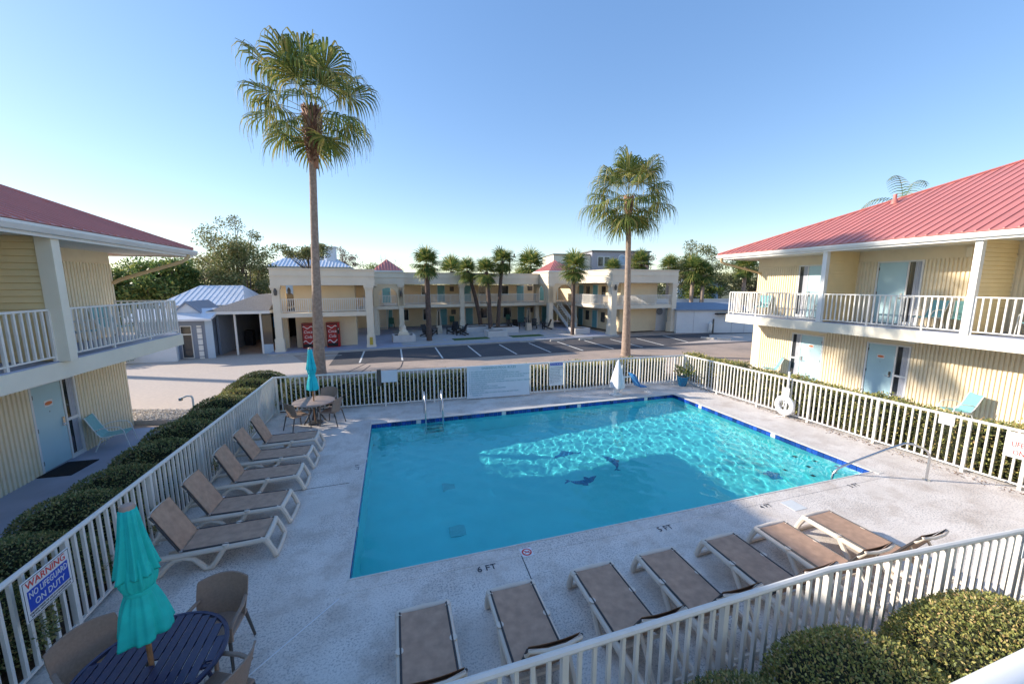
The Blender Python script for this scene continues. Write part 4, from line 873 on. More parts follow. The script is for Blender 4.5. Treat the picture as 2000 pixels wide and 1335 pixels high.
# palms ---------------------------------------------------------------
def frond_data(elev, pet, L_, nseg, droop, sag, seed, wmax=.055, span=118):
    r = random.Random(seed); V = []; Fq = []; g = Vector((0, 0, -1)); d = Vector((math.cos(elev), 0, math.sin(elev))); p = Vector((0, 0, 0))
    n = 6; pts = [p.copy()]
    for i in range(n): d = (d+g*sag*math.cos(elev)/n).normalized(); p = p+d*pet/n; pts.append(p.copy())
    for i in range(n):       # petiole as a flat strip and its edge
        for off in (Vector((0, .018, 0)), Vector((0, 0, .018))):
            k = len(V); V += [pts[i]-off, pts[i]+off, pts[i+1]+off*.8, pts[i+1]-off*.8]; Fq.append((k, k+1, k+2, k+3))
    s = Vector((0, 1, 0)); nn = d.cross(s)*-1
    if nn.z < 0: nn = -nn
    for i in range(nseg):
        a = R(-span+2*span*(i+.5)/nseg+r.uniform(-2, 2)); dr = (d*math.cos(a)+s*math.sin(a)-nn*.10*abs(math.sin(a))+nn*.06*r.uniform(-1, 1)).normalized()
        Ls = L_*(.62+.38*max(0, math.cos(a*.72)))*r.uniform(.88, 1.08); e = (s*math.cos(a)-d*math.sin(a)).normalized(); q = p.copy(); m = 6; half = R(span/nseg)*.98
        prev = None
        for j in range(m+1):
            t = j/m; wd = min(t*Ls*half, wmax)*(1-max(0, t-.45)/.55*.85) if j else .004; wd = max(wd, .004)
            k = len(V); V += [q-e*wd, q+e*wd]
            if prev is not None: Fq.append((prev, prev+1, k+1, k))
            prev = k; last = (q.copy(), k)
            dr = (dr+g*droop*max(0, t-.38)*r.uniform(.7, 1.3)).normalized(); q = q+dr*Ls/m
        if droop > 1.9 and r.random() < .62:
            pv = last[1]; q = last[0].copy(); hl = r.uniform(.22, .6)
            for j in (1, 2):
                q = q+Vector((r.uniform(-.03, .03), r.uniform(-.03, .03), -hl/2)); k = len(V); V += [q-e*.007, q+e*.007]; Fq.append((pv, pv+1, k+1, k)); pv = k
    return np.array([tuple(v) for v in V]), np.array(Fq)
FRV = {}
def frond_mesh(kind, ei, var):
    k = (kind, ei, var)
    if k not in FRV:
        el, pet, L_, ns, dr, sg = {'fan': ((78, 1.75, 1.7, 38, 5.0, .10), (54, 1.75, 1.8, 38, 5.0, .22), (32, 1.7, 1.8, 38, 4.6, .30), (10, 1.6, 1.7, 36, 4.0, .38), (-18, 1.5, 1.5, 30, 3.0, .42), (-48, 1.15, 1.35, 24, 1.5, .3)),
            'sabal': ((80, .50, .95, 18, .9, .1), (54, .52, 1.0, 18, 1.0, .2), (30, .55, 1.0, 18, 1.0, .3), (6, .52, .95, 18, 1.0, .35), (-22, .5, .88, 16, .8, .35), (-52, .4, .75, 14, .5, .3))}[kind][ei]
        V_, F_ = frond_data(R(el), pet*(1+.08*var), L_*(1+.05*var), ns, dr, sg, hash((ei, var)) % 999, .055 if kind == 'fan' else .05)
        o = np_mesh('frond', V_, F_, 'palm_leaf' if kind == 'fan' else 'sabal_leaf'); FRV[k] = o.data; bpy.data.objects.remove(o)
    return FRV[k]
def palm(label, base, top, r0, r1, kind, counts, sc=1., boots=0., seed=1, trunk_m='trunk_grey', group=None, skirt=None):
    t = thing('palm_tree', label, 'palm tree', base, 0, group); r = random.Random(seed); tp = Vector(top)-Vector(base); n = 34; pts = []; rr = []
    for i in range(n+1):
        q = i/n; pts.append(Vector((tp.x*(q*.55+.45*q*q), tp.y*(q*.55+.45*q*q), tp.z*q))); rr.append((r0*(1-q)**2.2+r1*(1-(1-q)**2.2))*(1+.035*(i % 2)*r.uniform(.3, 1))+(.10*r0 if i == 0 else 0))
    MB().tube(pts, rr, 12).build('trunk', trunk_m, t, smooth=True)
    if boots:
        V_ = []; F_ = []; nb = int(boots*130); b0 = tp.z-boots
        for i in range(nb):
            q = i/nb; z = b0+boots*q; a = i*2.39996+r.uniform(-.2, .2); rad = r1*(.95+ (1.75 if boots > 1.5 else .9)*min(1, q*1.7) - .25*q); c = Vector((pts[-1].x*z/tp.z, pts[-1].y*z/tp.z, z)); o = Vector((math.cos(a), math.sin(a), 0)); s = Vector((-o.y, o.x, 0)); w_ = r.uniform(.05, .095); L_ = r.uniform(.18, .36)
            k = len(V_); up = Vector((0, 0, 1)); V_ += [c+o*rad*.6-s*w_, c+o*rad*.6+s*w_, c+o*(rad+.08)+up*L_+s*w_*.45, c+o*(rad+.08)+up*L_-s*w_*.45, c+o*(rad*.6-.03)-s*w_-up*.02, c+o*(rad*.6-.03)+s*w_-up*.02, c+o*(rad+.03)+up*L_+s*w_*.45, c+o*(rad+.03)+up*L_-s*w_*.45]
            F_ += [(k, k+1, k+2, k+3), (k+7, k+6, k+5, k+4), (k+3, k+2, k+6, k+7), (k, k+3, k+7, k+4), (k+1, k+5, k+6, k+2)]
        np_mesh('leaf_bases', np.array([tuple(v) for v in V_]), np.array(F_), 'boots', t)
        MB().tube([Vector((tp.x*.97, tp.y*.97, b0)), tp+Vector((0, 0, .15))], [r1, r1*1.8], 10).build('crown_shaft', 'boots', t)
    for ei, c in enumerate(counts):
        for j in range(c):
            o = link('frond', frond_mesh(kind, ei, j % 3), t, tp+Vector((0, 0, r.uniform(-.12, .12)-.06*ei)), 2*math.pi*(j+.5*(ei % 2)+r.uniform(-.22, .22))/c+ei*.7+seed); o.rotation_euler.y = r.uniform(-.24, .24) if kind == 'sabal' else r.uniform(-.14, .14); o.scale = (sc*r.uniform(.9, 1.08),)*3
    return t
palm('tall fan palm with a shaggy brown collar left of the pool centre', (-3.48, 20.2, -.03), (-3.04, 20.2, 12.0), .28, .145, 'fan', (4, 6, 7, 6, 4, 2), .97, 2.4, 3, group='fan palms beside the parking lot')
palm('shorter fan palm with a bushy crown right of the centre', (13.98, 20.9, -.03), (13.75, 20.9, 9.4), .285, .15, 'fan', (4, 6, 7, 8, 7, 6), .92, .9, 5, group='fan palms beside the parking lot')
gp = 'sabal palms in the motel courtyard'
palm('upright sabal palm with the thickest trunk in front of the far block', (2.64, 30.33, .1), (2.60, 30.4, 6.0), .21, .19, 'sabal', (6, 8, 9, 9, 8, 6), .98, 0, 11, 'trunk_dark', gp)
palm('leaning sabal palm left of the palm pair', (8.2, 37.0, .5), (6.85, 36.4, 5.7), .2, .17, 'sabal', (6, 8, 9, 9, 8, 6), .92, 0, 12, 'trunk_dark', gp)
palm('middle sabal palm with yellowish skirt in the raised planter', (8.45, 34.0, .5), (8.25, 34.6, 5.55), .21, .18, 'sabal', (6, 8, 9, 9, 8, 8), 1.0, 0, 13, 'trunk_dark', gp)
palm('tallest sabal palm leaning right in the raised planter', (9.25, 34.4, .5), (9.95, 35.2, 6.55), .19, .16, 'sabal', (6, 8, 9, 9, 8, 6), 1.0, 0, 14, 'trunk_dark', gp)
palm('thin sabal palm standing before the stairs at the right arch', (14.84, 30.28, .1), (14.85, 30.3, 5.85), .17, .15, 'sabal', (6, 8, 9, 9, 8, 7), 1.08, 0, 15, 'trunk_dark', gp)
gb_ = 'palms behind the far block'
for i, (x, y, z, sc, lab) in enumerate([(19.2, 53.5, 6.9, 2.0, 'broad palm crown behind the roof right of the utility pole'), (7.3, 50, 6.1, 1.5, 'palm crown peeking over the parapet behind the upright palm'), (30.5, 43.3, 7.2, 1.25, 'palm crown behind the right wing, close to the tall trunk'), (34.6, 38.6, 6.2, 1.4, 'palm with two thick trunks left of the right motel wing'), (35.6, 38.0, 5.6, 1.2, 'palm just behind the twin trunk one'), (40.8, 37.0, 6.5, 1.3, 'thin palm just left of the red roof corner'), (32.4, 40.2, 6.6, 1.1, 'palm crown at the right end of the far block'), (26.6, 43.5, 6.4, 1.0, 'small palm crown in front of the grey house')]):
    palm(lab, (x, y, 0), (x+.1, y, z), .26, .22, 'sabal', (6, 8, 9, 9, 8, 7), sc, 0, 30+i, 'trunk_dark' if i < 3 else 'trunk_grey', gb_)
# feather palm beyond the right roof
def feather(elev, L_, seed):
    r = random.Random(seed); V = []; F_ = []; d = Vector((math.cos(elev), 0, math.sin(elev))); p = Vector((0, 0, 0)); n = 34
    for i in range(n):
        d = (d+Vector((0, 0, -1))*.055*(1+i/n)).normalized(); q = p+d*L_/n; k = len(V); V += [p+Vector((0, .015, 0)), p-Vector((0, .015, 0)), q-Vector((0, .015, 0)), q+Vector((0, .015, 0))]; F_.append((k, k+1, k+2, k+3))
        if i > 3 and i % 2:
            ll = .55*math.sin(math.pi*min(1, (i+3)/n*.9))+.12
            for s in (-1, 1):
                a = (d*.55+Vector((0, s, 0))*.75+Vector((0, 0, .1))).normalized(); b_ = q
                pv = None
                for j in range(4):
                    w_ = .034*(1-j/4); k = len(V); V += [b_-d*w_, b_+d*w_]
                    if pv is not None: F_.append((pv, pv+1, k+1, k))
                    pv = k; a = (a+Vector((0, 0, -1))*.45).normalized(); b_ = b_+a*ll/3
        p = q
    return np.array([tuple(v) for v in V]), np.array(F_)
ft = thing('palm_tree', 'feathery palm showing only its crown above the right red roof', 'palm tree', (30.8, 16.9, 0))
MB().tube([(0,0,0),(.05,0,9.4)], [.22, .16], 10).build('trunk', 'trunk_grey', ft, smooth=True)
fms = []
for i, el in enumerate((75, 50, 25, 0)):
    V_, F_ = feather(R(el), 3.0-.2*i, i); o = np_mesh('frond', V_, F_, 'palm_leaf'); fms.append(o.data); o.data.materials[0] = M('sabal_leaf'); bpy.data.objects.remove(o)
for i in range(8): link('frond', fms[i % 4], ft, (.05, 0, 9.35), i*2.4)

# broadleaf trees -----------------------------------------------------
def tree(name, label, x, y, z_lo, z_hi, rx, n_cl, n_leaf, leaf, m, seed, cat='tree', group=None, spread=.5, trunk_r=.25, flat=1., bare=False, clr=.26):
    t = thing(name, label, cat, (x, y, 0), 0, group); r = random.Random(seed); g = np.random.default_rng(seed)
    zc, rz = (z_lo+z_hi)/2, (z_hi-z_lo)/2; C_ = []
    while len(C_) < n_cl:
        p = Vector((r.uniform(-1, 1), r.uniform(-1, 1), r.uniform(-1, 1)))
        if .25 < p.length < 1: C_.append(Vector((p.x*rx, p.y*rx, zc+p.z*rz*(1 if p.z > 0 else flat))))
    b = MB(); fork = Vector((r.uniform(-.2, .2), 0, max(.8, z_lo*.9)))
    b.tube([(0,0,-.05), fork*.5+Vector((r.uniform(-.15,.15),0,0)), fork], [trunk_r*1.15, trunk_r*.9, trunk_r*.8], 8)
    limbs = MB(); LP = []
    for c in C_:
        mid = fork.lerp(c, .5)+Vector((r.uniform(-.3, .3), r.uniform(-.3, .3), r.uniform(-.1, .4)))*rx*.25; k = trunk_r*r.uniform(.22, .42)
        limbs.tube([fork-Vector((0,0,.2)), mid, c], [k, k*.55, k*.15], 5, cap=False)
        if bare:
            for _ in range(9):
                s = mid.lerp(c, r.uniform(.1, 1)); e = s+Vector((r.gauss(0, 1), r.gauss(0, 1), abs(r.gauss(0, 1))+.3)).normalized()*rx*r.uniform(.2, .45)
                limbs.tube([s, s.lerp(e, .5)+Vector((r.uniform(-.1,.1), r.uniform(-.1,.1), 0))*rx*.3, e], [k*.22, k*.14, k*.05], 4, cap=False)
    b.build('trunk', 'bark', t, smooth=True); limbs.build('limb', 'bark', t, smooth=True)
    if n_leaf:
        cl = np.array([tuple(c) for c in C_]); idx = g.integers(0, n_cl, n_leaf); rad = clr*rx*g.uniform(.7, 1.3, n_cl)
        d = nrm(g.normal(size=(n_leaf, 3))); P = cl[idx]+d*(rad[idx]*g.random(n_leaf)**.45)[:, None]*np.array([1.15, 1.15, .72])
        leaves('crown', P, nrm(d*.5+g.normal(size=(n_leaf, 3))*.8+np.array([0, 0, .2])), leaf*g.uniform(.6, 1.4, n_leaf), leaf*.55, m, t)
    return t
tr_g = 'trees behind the left buildings'
tree('magnolia_tree', 'dense glossy green tree under the left downspout', -19.0, 40.6, 1.6, 7.0, 2.6, 34, 11000, .26, 'magnolia_leaf', 5, group=tr_g, clr=.34)
tree('shade_tree', 'darker tree partly behind the left railing', -22.6, 41, .8, 6.0, 2.6, 26, 7000, .24, 'magnolia_leaf', 6, group=tr_g, clr=.34)
tree('oak_tree', 'tall thin crowned oak left of the white house', -15.2, 47, 4.4, 11.0, 3.2, 34, 4200, .20, 'oak_leaf', 7, group=tr_g, clr=.22, bare=True)
tree('oak_tree', 'olive brown dense oak between the carport and white house', -12.6, 40.5, 2.2, 8.2, 2.6, 34, 12000, .22, 'oak_leaf', 8, group=tr_g, clr=.33)
tree('umbrella_tree', 'flat topped umbrella tree left of the white house', -10.2, 56, 6.8, 9.9, 3.4, 22, 5200, .22, 'oak_leaf', 9, group=tr_g, clr=.22, flat=.3)
tree('bare_tree', 'pinkish bare shrubby tree right of the dense green one', -16.0, 44, 1.2, 5.6, 2.2, 30, 5200, .14, 'dry_leaf', 10, group=tr_g, clr=.3, bare=True)
tree('shrub', 'low dark shrub at the foot of the left garden wall', -14.9, 26.6, .1, .9, .9, 14, 2500, .09, 'magnolia_leaf', 12, 'shrub', clr=.5, trunk_r=.05)
tr_b = 'bare trees behind the far block'
tree('bare_tree', 'bare branched tree left of the left red tower roof', -.6, 62, 4, 9.6, 2.6, 14, 0, .1, 'dry_leaf', 21, group=tr_b, bare=True)
tree('bare_tree', 'bare branched tree above the right red tower roof', 23.5, 52, 4, 9.4, 2.4, 14, 0, .1, 'dry_leaf', 22, group=tr_b, bare=True)
tree('oak_tree', 'brownish oak behind the white house chimney', -6.6, 68, 5, 11, 2.4, 20, 2200, .22, 'dry_leaf', 23, group=tr_b, bare=True)
tr_r = 'trees behind the white shed'
tree('oak_tree', 'thin brownish oak right of the shorter fan palm', 33.5, 48, 3.2, 9.6, 2.4, 24, 2600, .2, 'dry_leaf', 31, group=tr_r, bare=True)
tree('oak_tree', 'broad olive oak behind the twin trunk palm', 41.5, 46, 3.0, 10.4, 4.2, 46, 9000, .24, 'oak_leaf', 32, group=tr_r, bare=True, clr=.24)
tree('oak_tree', 'brown and olive oak next to the red roof corner', 48.5, 42, 2.2, 9.4, 3.8, 40, 8500, .24, 'oak_leaf', 33, group=tr_r, clr=.26, bare=True)
tree('shade_tree', 'dark low tree before the pale blue house', 40.0, 43, .8, 4.6, 2.6, 26, 7000, .24, 'magnolia_leaf', 34, group=tr_r, clr=.34)
tree('bare_tree', 'reddish brown bushy tree behind the right downspout', 45.0, 36, .8, 6.0, 3.0, 30, 6500, .2, 'dry_leaf', 35, group=tr_r, clr=.3, bare=True)
# far belt of trees closing the horizon
bt = []
for i, (x, y) in enumerate([(-42, 62), (-33, 66), (-26, 70), (-3, 84), (6, 86), (14, 82), (27, 80), (44, 70), (58, 60), (66, 50), (70, 40), (-50, 52), (-19, 74), (62, 30), (54, 66), (36, 74)]):
    tree('shade_tree', ['far tree behind the left motel wing railing', 'far tree at the left above the low white house', 'far tree above the pinkish bare tree', 'far tree just right of the white house', 'far tree behind the leaning palm', 'far tree behind the utility pole', 'far tree hidden behind the grey house', 'far tree above the white shed roof', 'far tree right of the pale blue house', 'far tree behind the right downspout', 'far tree hidden behind the right motel wing', 'far tree hidden behind the left motel wing', 'far tree behind the thin crowned oak', 'far tree behind the feathery palm', 'far tree behind the pale blue house', 'far tree behind the small palm crowns'][i], x, y, .8, 6.8+1.6*((i*5) % 4)/3 - (1.2 if 0 <= x <= 20 else 0), 5.2, 26, 6500, .34, ['oak_leaf', 'magnolia_leaf'][i % 2], 60+i, group='far trees along the horizon', clr=.32)
# unseen trees added left of the frame, crowns shaped to shade the far deck
tree('shade_tree', 'unseen high crowned oak added behind the left wing to cast shade', -25.8, 29.4, 9.9, 13.3, 3.8, 60, 16000, .26, 'oak_leaf', 81, clr=.24, trunk_r=.35)
tree('shade_tree', 'unseen dense tree added at the hidden end of the left wing to cast shade', -17, 16.4, 6.2, 8.5, 2.1, 44, 15000, .24, 'magnolia_leaf', 82, clr=.36, trunk_r=.3)

# ------------------------------------------------------------------ pool furniture
def lounger(angle=64):
    t = thing('sun_lounger', '', 'sun lounger', (0, 0, 0)); HWd = .30
    for s in (-1, 1):
        y = s*HWd; m = MB()
        m.tube([(.10, y, .335), (.45, y, .325), (.9, y, .315), (1.3, y, .31), (1.72, y, .30), (1.86, y, .29)], [0.039, 0.041, 0.041, 0.044, 0.041, 0.032], 8)
        m.tube([(.66, y, .35), (.70, y, .30), (.80, y, .14), (.88, y, .04), (.96, y, .035), (1.02, y, .12), (1.10, y, .215), (1.22, y, .265), (1.34, y, .25), (1.46, y, .16), (1.54, y, .06), (1.60, y, .02), (1.68, y, .02)], [0.037, 0.041, 0.039, 0.044, 0.044, 0.039, 0.037, 0.037, 0.037, 0.039, 0.041, 0.041, 0.032], 8)
        m.lathe([(.045, -.03), (.045, .03)], 10, (.67, y, .345)); m.build('side_frame', 'frame_beige', t, smooth=True)
    m = MB()
    for s in (-1, 1): m.tube([(.20, s*.295, .345), (.12, s*.30, .325), (.06, s*.305, .2), (.0, s*.30, .035)], [0.041, 0.049, 0.041, 0.044], 8)
    m.tube([(0, -.31, .03), (-.012, 0, .028), (0, .31, .03)], .037, 8); m.tube([(.115, -.30, .335), (.10, 0, .338), (.115, .30, .335)], .040, 10)
    m.build('toe_frame', 'frame_beige', t, smooth=True)
    n = 12; V_ = []; F_ = []
    for i in range(n+1):
        for j in range(7):
            yy_ = -.285+.57*j/6; V_.append((.15+1.10*i/n, yy_, .372-.014*(1-(2*j/6-1)**2)))
    b = MB(); b.add(V_, [(i*7+j, (i+1)*7+j, (i+1)*7+j+1, i*7+j+1) for i in range(n) for j in range(6)]); b.add([(x, y, z-.012) for x, y, z in V_], [(i*7+j+1, (i+1)*7+j+1, (i+1)*7+j, i*7+j) for i in range(n) for j in range(6)])
    b.build('seat_sling', 'sling', t, smooth=True)
    for s in (-1, 1): MB().tube([(.14, s*.288, .368), (1.26, s*.288, .368)], .014, 6).build('seat_edge', 'sling_edge', t, smooth=True)
    a = R(angle); ca, sa = math.cos(a), math.sin(a); B = lambda s, y, o=0: (1.25+s*ca-o*sa, y, .37+s*sa+o*ca)
    V_ = [B(.725*i/8, -.275+.55*j/6, -.016*(1-(2*j/6-1)**2)) for i in range(9) for j in range(7)]; fs = [(i*7+j, (i+1)*7+j, (i+1)*7+j+1, i*7+j+1) for i in range(8) for j in range(6)]
    b = MB(); b.add(V_, fs); b.add([B(.725*i/8, -.275+.55*j/6, -.028-.016*(1-(2*j/6-1)**2)) for i in range(9) for j in range(7)], [f[::-1] for f in fs]); b.build('back_sling', 'sling', t, smooth=True)
    for s in (-1, 1): MB().tube([B(0, s*.285, -.02), B(.70, s*.285, -.02)], .016, 6).build('back_edge', 'sling_edge', t, smooth=True)
    MB().tube([B(.58, -.285, -.03), B(.70, -.27, -.035), B(.715, -.1, -.07), B(.715, .1, -.07), B(.70, .27, -.035), B(.58, .285, -.03)], .022, 8).build('head_bar', 'frame_beige', t, smooth=True)
    m = MB()
    for s in (-1, 1): m.beam(B(.42, s*.2, -.03), (1.80, s*.2, .30), .035, .025)
    m.tube([(1.80, -.3, .30), (1.80, .3, .30)], .024, 6); m.tube([(1.30, -.3, .30), (1.30, .3, .30)], .022, 6); m.build('back_support', 'frame_beige', t, smooth=False)
    for s in (-1, 1): MB().lathe([(.03, 0), (.03, .02)], 10, (1.25, s*.29, .375)).build('hinge_cap', 'metal', t)
    return t
Ll = ['nearest sun lounger of the left row beside the folded teal umbrella', 'second nearest sun lounger of the left row', 'middle sun lounger of the left row', 'second farthest sun lounger of the left row', 'farthest sun lounger of the left row near the round brown table']
for i, y in enumerate((6.94, 7.88, 9.11, 10.14, 11.2)):
    o = lounger((64, 62, 65, 63, 66)[i]); o.location = (-2.0+.01*(i % 2), y, .004); o.rotation_euler = (0, 0, math.pi+(.02, -.02, .015, -.01, .02)[i]); o['label'] = Ll[i]; o['group'] = 'sun loungers along the left fence'
Lb = ['leftmost sun lounger of the front row, its head cut by the frame', 'second sun lounger from the left in the front row', 'third sun lounger from the left in the front row', 'middle sun lounger of the front row', 'third sun lounger from the right in the front row', 'second sun lounger from the right, sun only on its right edge', 'rightmost sun lounger of the front row, fully in the sun']
for i, x in enumerate((.21, 1.37, 2.60, 3.68, 4.89, 5.99, 7.08)):
    o = lounger((60, 61, 59, 60, 59, 61, 59)[i]); o.location = (x, 4.62, .004); o.rotation_euler = (0, 0, -math.pi/2+(.0, .0, .005, .0, .01, .0, .012)[i]); o['label'] = Lb[i]; o['group'] = 'sun loungers along the front fence'

def umbrella(label, x, y, z0, z1, ztop, m, s=1., seed=1, tie=True):
    t = thing('folded_umbrella', label, 'umbrella', (x, y, z0), 0, 'folded teal umbrellas'); r = random.Random(seed); H_ = ztop-z1; zb = z1-z0; ph = [r.uniform(0, 6.28) for _ in range(4)]
    MB().tube([(0, 0, .0), (0, 0, ztop-z0-.06)], .022, 10).build('pole', 'wood', t, smooth=True)
    def fold(a, q): return 1+.15*math.sin(9*a+ph[0]+.8*q)*(.3+q)+.10*math.sin(5*a+ph[1]-.6*q)*q+.07*math.sin(16*a+ph[2]+q)*(.3+q)+.04*math.sin(27*a+ph[3])*q
    up = [(.05, 1.0), (.085, .985), (.10, .93), (.112, .86), (.13, .78), (.15, .70), (.172, .62), (.192, .55), (.205, .50), (.208, .485), (.19, .49), (.16, .51)]
    lo = [(.12, .62), (.155, .55), (.172, .49), (.178, .45), (.165, .405), (.138, .37), (.125, .35), (.135, .33), (.158, .29), (.182, .24), (.203, .18), (.22, .12), (.233, .06), (.242, 0.01), (.243, -.01), (.225, -.012), (.16, .05)]
    MB().lathe([(a*s*.90, zb+H_*q) for a, q in up], 144, fn=fold).build('upper_canopy', m, t, smooth=2)
    MB().lathe([(a*s, zb+H_*q) for a, q in lo], 144, fn=lambda a, q: 1+.15*math.sin(6*a+ph[3]+1.4*q)*abs(q-.42)*1.7+.07*math.sin(11*a+ph[1]-1.5*q)*(.35+.6*q)+.04*math.sin(19*a+3*q)*(1-.6*q)+.09*math.sin(2*a+ph[0])*q).build('canopy', m, t, smooth=2)
    if tie: MB().lathe([(.142*s, zb+H_*.34), (.146*s, zb+H_*.355), (.142*s, zb+H_*.37)], 24).build('tie_strap', m, t, smooth=True)
    MB().lathe([(.03, 0), (.055, .015), (.06, .05), (.045, .075), (.01, .085)], 14, (0, 0, ztop-z0-.05)).build('finial', 'finial', t, smooth=True)
    MB().tube([(.05, -.05, zb+.02), (.07, -.10, zb-.12), (.06, -.09, zb-.25)], .006, 5).build('cord', 'wood', t); return t
umbrella('near folded teal umbrella rising through the navy slatted table', -2.41, 4.19, .03, 1.10, 2.38, 'umbrella', .80, 2)
umbrella('far folded turquoise umbrella in the round brown table', -2.53, 13.29, .03, 1.12, 2.43, 'umbrella_far', .70, 5)
# navy slatted table
t = thing('patio_table', 'round navy slatted metal table at the bottom left', 'table', (-2.41, 4.19, 0)); r_ = .62
for i in range(13):
    x0, x1 = -.575+.0885*i+.007, -.575+.0885*(i+1)-.007; xm = max(abs(x0), abs(x1)); L_ = math.sqrt(max(.001, (r_-.035)**2-xm**2))
    if abs((x0+x1)/2) < .03:
        MB().box(x0, x1, .035, L_, .715, .735).build('slat', 'navy', t); MB().box(x0, x1, -L_, -.035, .715, .735).build('slat', 'navy', t)
    else: MB().box(x0, x1, -L_, L_, .715, .735).build('slat', 'navy', t)
m = MB(); m.lathe([(r_-.04, .70), (r_-.04, .738), (r_-.015, .742), (r_, .73), (r_, .70)], 48); m.f = m.f[:-2]; m.f += [tuple([4*48+j, 4*48+(j+1) % 48, (j+1) % 48, j]) for j in range(48)]; m.build('rim', 'navy', t, smooth=True)
MB().box(-.58, .58, -.18, -.14, .69, .714).box(-.58, .58, .14, .18, .69, .7139).build('crossbar', 'navy', t)
for a in (.8, 2.37, 3.94, 5.5): MB().tube([(.46*math.cos(a), .46*math.sin(a), .7), (.40*math.cos(a), .40*math.sin(a), .35), (.48*math.cos(a), .48*math.sin(a), .01)], .02, 8).build('leg', 'navy', t, smooth=True)
MB().lathe([(.24, 0), (.24, .05), (.06, .08), (.04, .3)], 20).build('umbrella_base', 'dark_metal', t, smooth=True)
t = thing('patio_table', 'round brown table under the far folded umbrella', 'table', (-2.53, 13.29, 0))
MB().lathe([(.58, .69), (.62, .70), (.62, .725), (.60, .735), (.03, .735)], 40).build('tabletop', 'table_brown', t, smooth=True)
for a in (.4, 1.97, 3.54, 5.11): MB().tube([(.12*math.cos(a), .12*math.sin(a), .69), (.10*math.cos(a), .10*math.sin(a), .4), (.32*math.cos(a), .32*math.sin(a), .01)], .024, 6).build('leg', 'dark_metal', t, smooth=True)
MB().lathe([(.22, 0), (.22, .04), (.05, .07)], 16).build('umbrella_base', 'dark_metal', t)
# brown resin chairs: local front = +x
def brown_chair():
    t = thing('patio_chair', '', 'chair', (0,0,0), 0, 'brown woven patio chairs')
    n, k = 8, 8; V_ = []
    for i in range(n+1):
        z = .44+.46*i/n
        for j in range(k+1):
            q = -1+2*j/k; V_.append((-.20-.12*(i/n)**1.2+.085*q*q, q*(.245+.03*math.sin(i/n*2.2)), z-(.035*q*q if i == n else 0)))
    fs = [(i*9+j, (i+1)*9+j, (i+1)*9+j+1, i*9+j+1) for i in range(n) for j in range(k)]
    b = MB(); b.add(V_, fs); b.add([(x-.02, y, z) for x, y, z in V_], [f[::-1] for f in fs])
    ed = [i*9 for i in range(9)]+[8*9+j for j in range(1, 9)]+[i*9+8 for i in range(7, -1, -1)]; N_ = len(V_)
    b.add([V_[e] for e in ed]+[(V_[e][0]-.02, V_[e][1], V_[e][2]) for e in ed], [(i, i+1, len(ed)+i+1, len(ed)+i) for i in range(len(ed)-1)])
    b.build('backrest', 'chair_brown', t, smooth=True)
    MB().prism([(-.22, -.24, .42), (.24, -.26, .43), (.25, .26, .43), (-.22, .24, .42)], (0, 0, .035)).build('seat', 'chair_brown', t, bevel=.012)
    for s in (-1, 1):
        MB().tube([(-.19, s*.25, .66), (-.02, s*.285, .655), (.16, s*.285, .645), (.235, s*.275, .60), (.24, s*.27, .44)], .018, 8, flat=1.3).build('armrest', 'chair_brown', t, smooth=True)
        MB().tube([(.23, s*.25, .43), (.27, s*.27, 0)], [.02, .015], 8).build('leg', 'dark_metal', t, smooth=True); MB().tube([(-.2, s*.22, .43), (-.30, s*.25, 0)], [.02, .015], 8).build('leg', 'dark_metal', t, smooth=True)
    return t
b0 = brown_chair()
for i, (x, y, rz, lab) in enumerate([(-2.13, 4.83, R(-96), 'brown woven chair behind the navy table, nearest to the pool'), (-3.0, 4.50, R(-35), 'brown woven chair between the navy table and the left fence'), (-1.79, 3.87, R(156), 'brown woven chair cut by the bottom edge beside the navy table'), (-2.95, 12.85, R(42), 'brown woven chair left of the far round table'), (-1.98, 13.02, R(158), 'brown woven chair right of the far round table'), (-2.25, 14.05, R(-100), 'brown woven chair behind the far round table')]):
    o = b0 if i == 0 else dup(b0, (0,0,0), 0); o.location = (x, y, .004); o.rotation_euler = (0, 0, rz); o['label'] = lab
# teal sling chairs: local front = +x
def teal_chair():
    t = thing('sling_chair', '', 'chair', (0,0,0), 0, 'teal sling chairs outside the rooms')
    prof = [(.29, .385), (.27, .40), (.1, .385), (-.12, .365), (-.2, .38), (-.26, .47), (-.36, .70), (-.45, .93), (-.47, .94)]
    V_ = []; n = len(prof)
    for x, z in prof:
        for j in range(6): q = -1+2*j/5; V_.append((x, q*.235, z-.012*(1-q*q)))
    fs = [(i*6+j, i*6+j+1, (i+1)*6+j+1, (i+1)*6+j) for i in range(n-1) for j in range(5)]
    b = MB(); b.add(V_, fs); b.add([(x, y, z-.01) for x, y, z in V_], [f[::-1] for f in fs]); b.build('sling', 'teal_sling', t, smooth=True)
    for s in (-1, 1):
        y = s*.25; MB().tube([(x, y, z-.005) for x, z in prof], .013, 6).build('side_rail', 'white', t, smooth=True)
        MB().tube([(-.30, y+s*.01, .55), (-.16, s*.29, .615), (.05, s*.30, .63), (.2, s*.295, .60), (.27, s*.29, .5), (.31, s*.285, .25), (.36, s*.28, 0)], .014, 8).build('arm_leg', 'white', t, smooth=True)
        MB().tube([(.0, s*.27, .37), (-.2, s*.275, .30), (-.33, s*.28, .0)], .014, 8).build('rear_leg', 'white', t, smooth=True)
    return t
t0 = teal_chair()
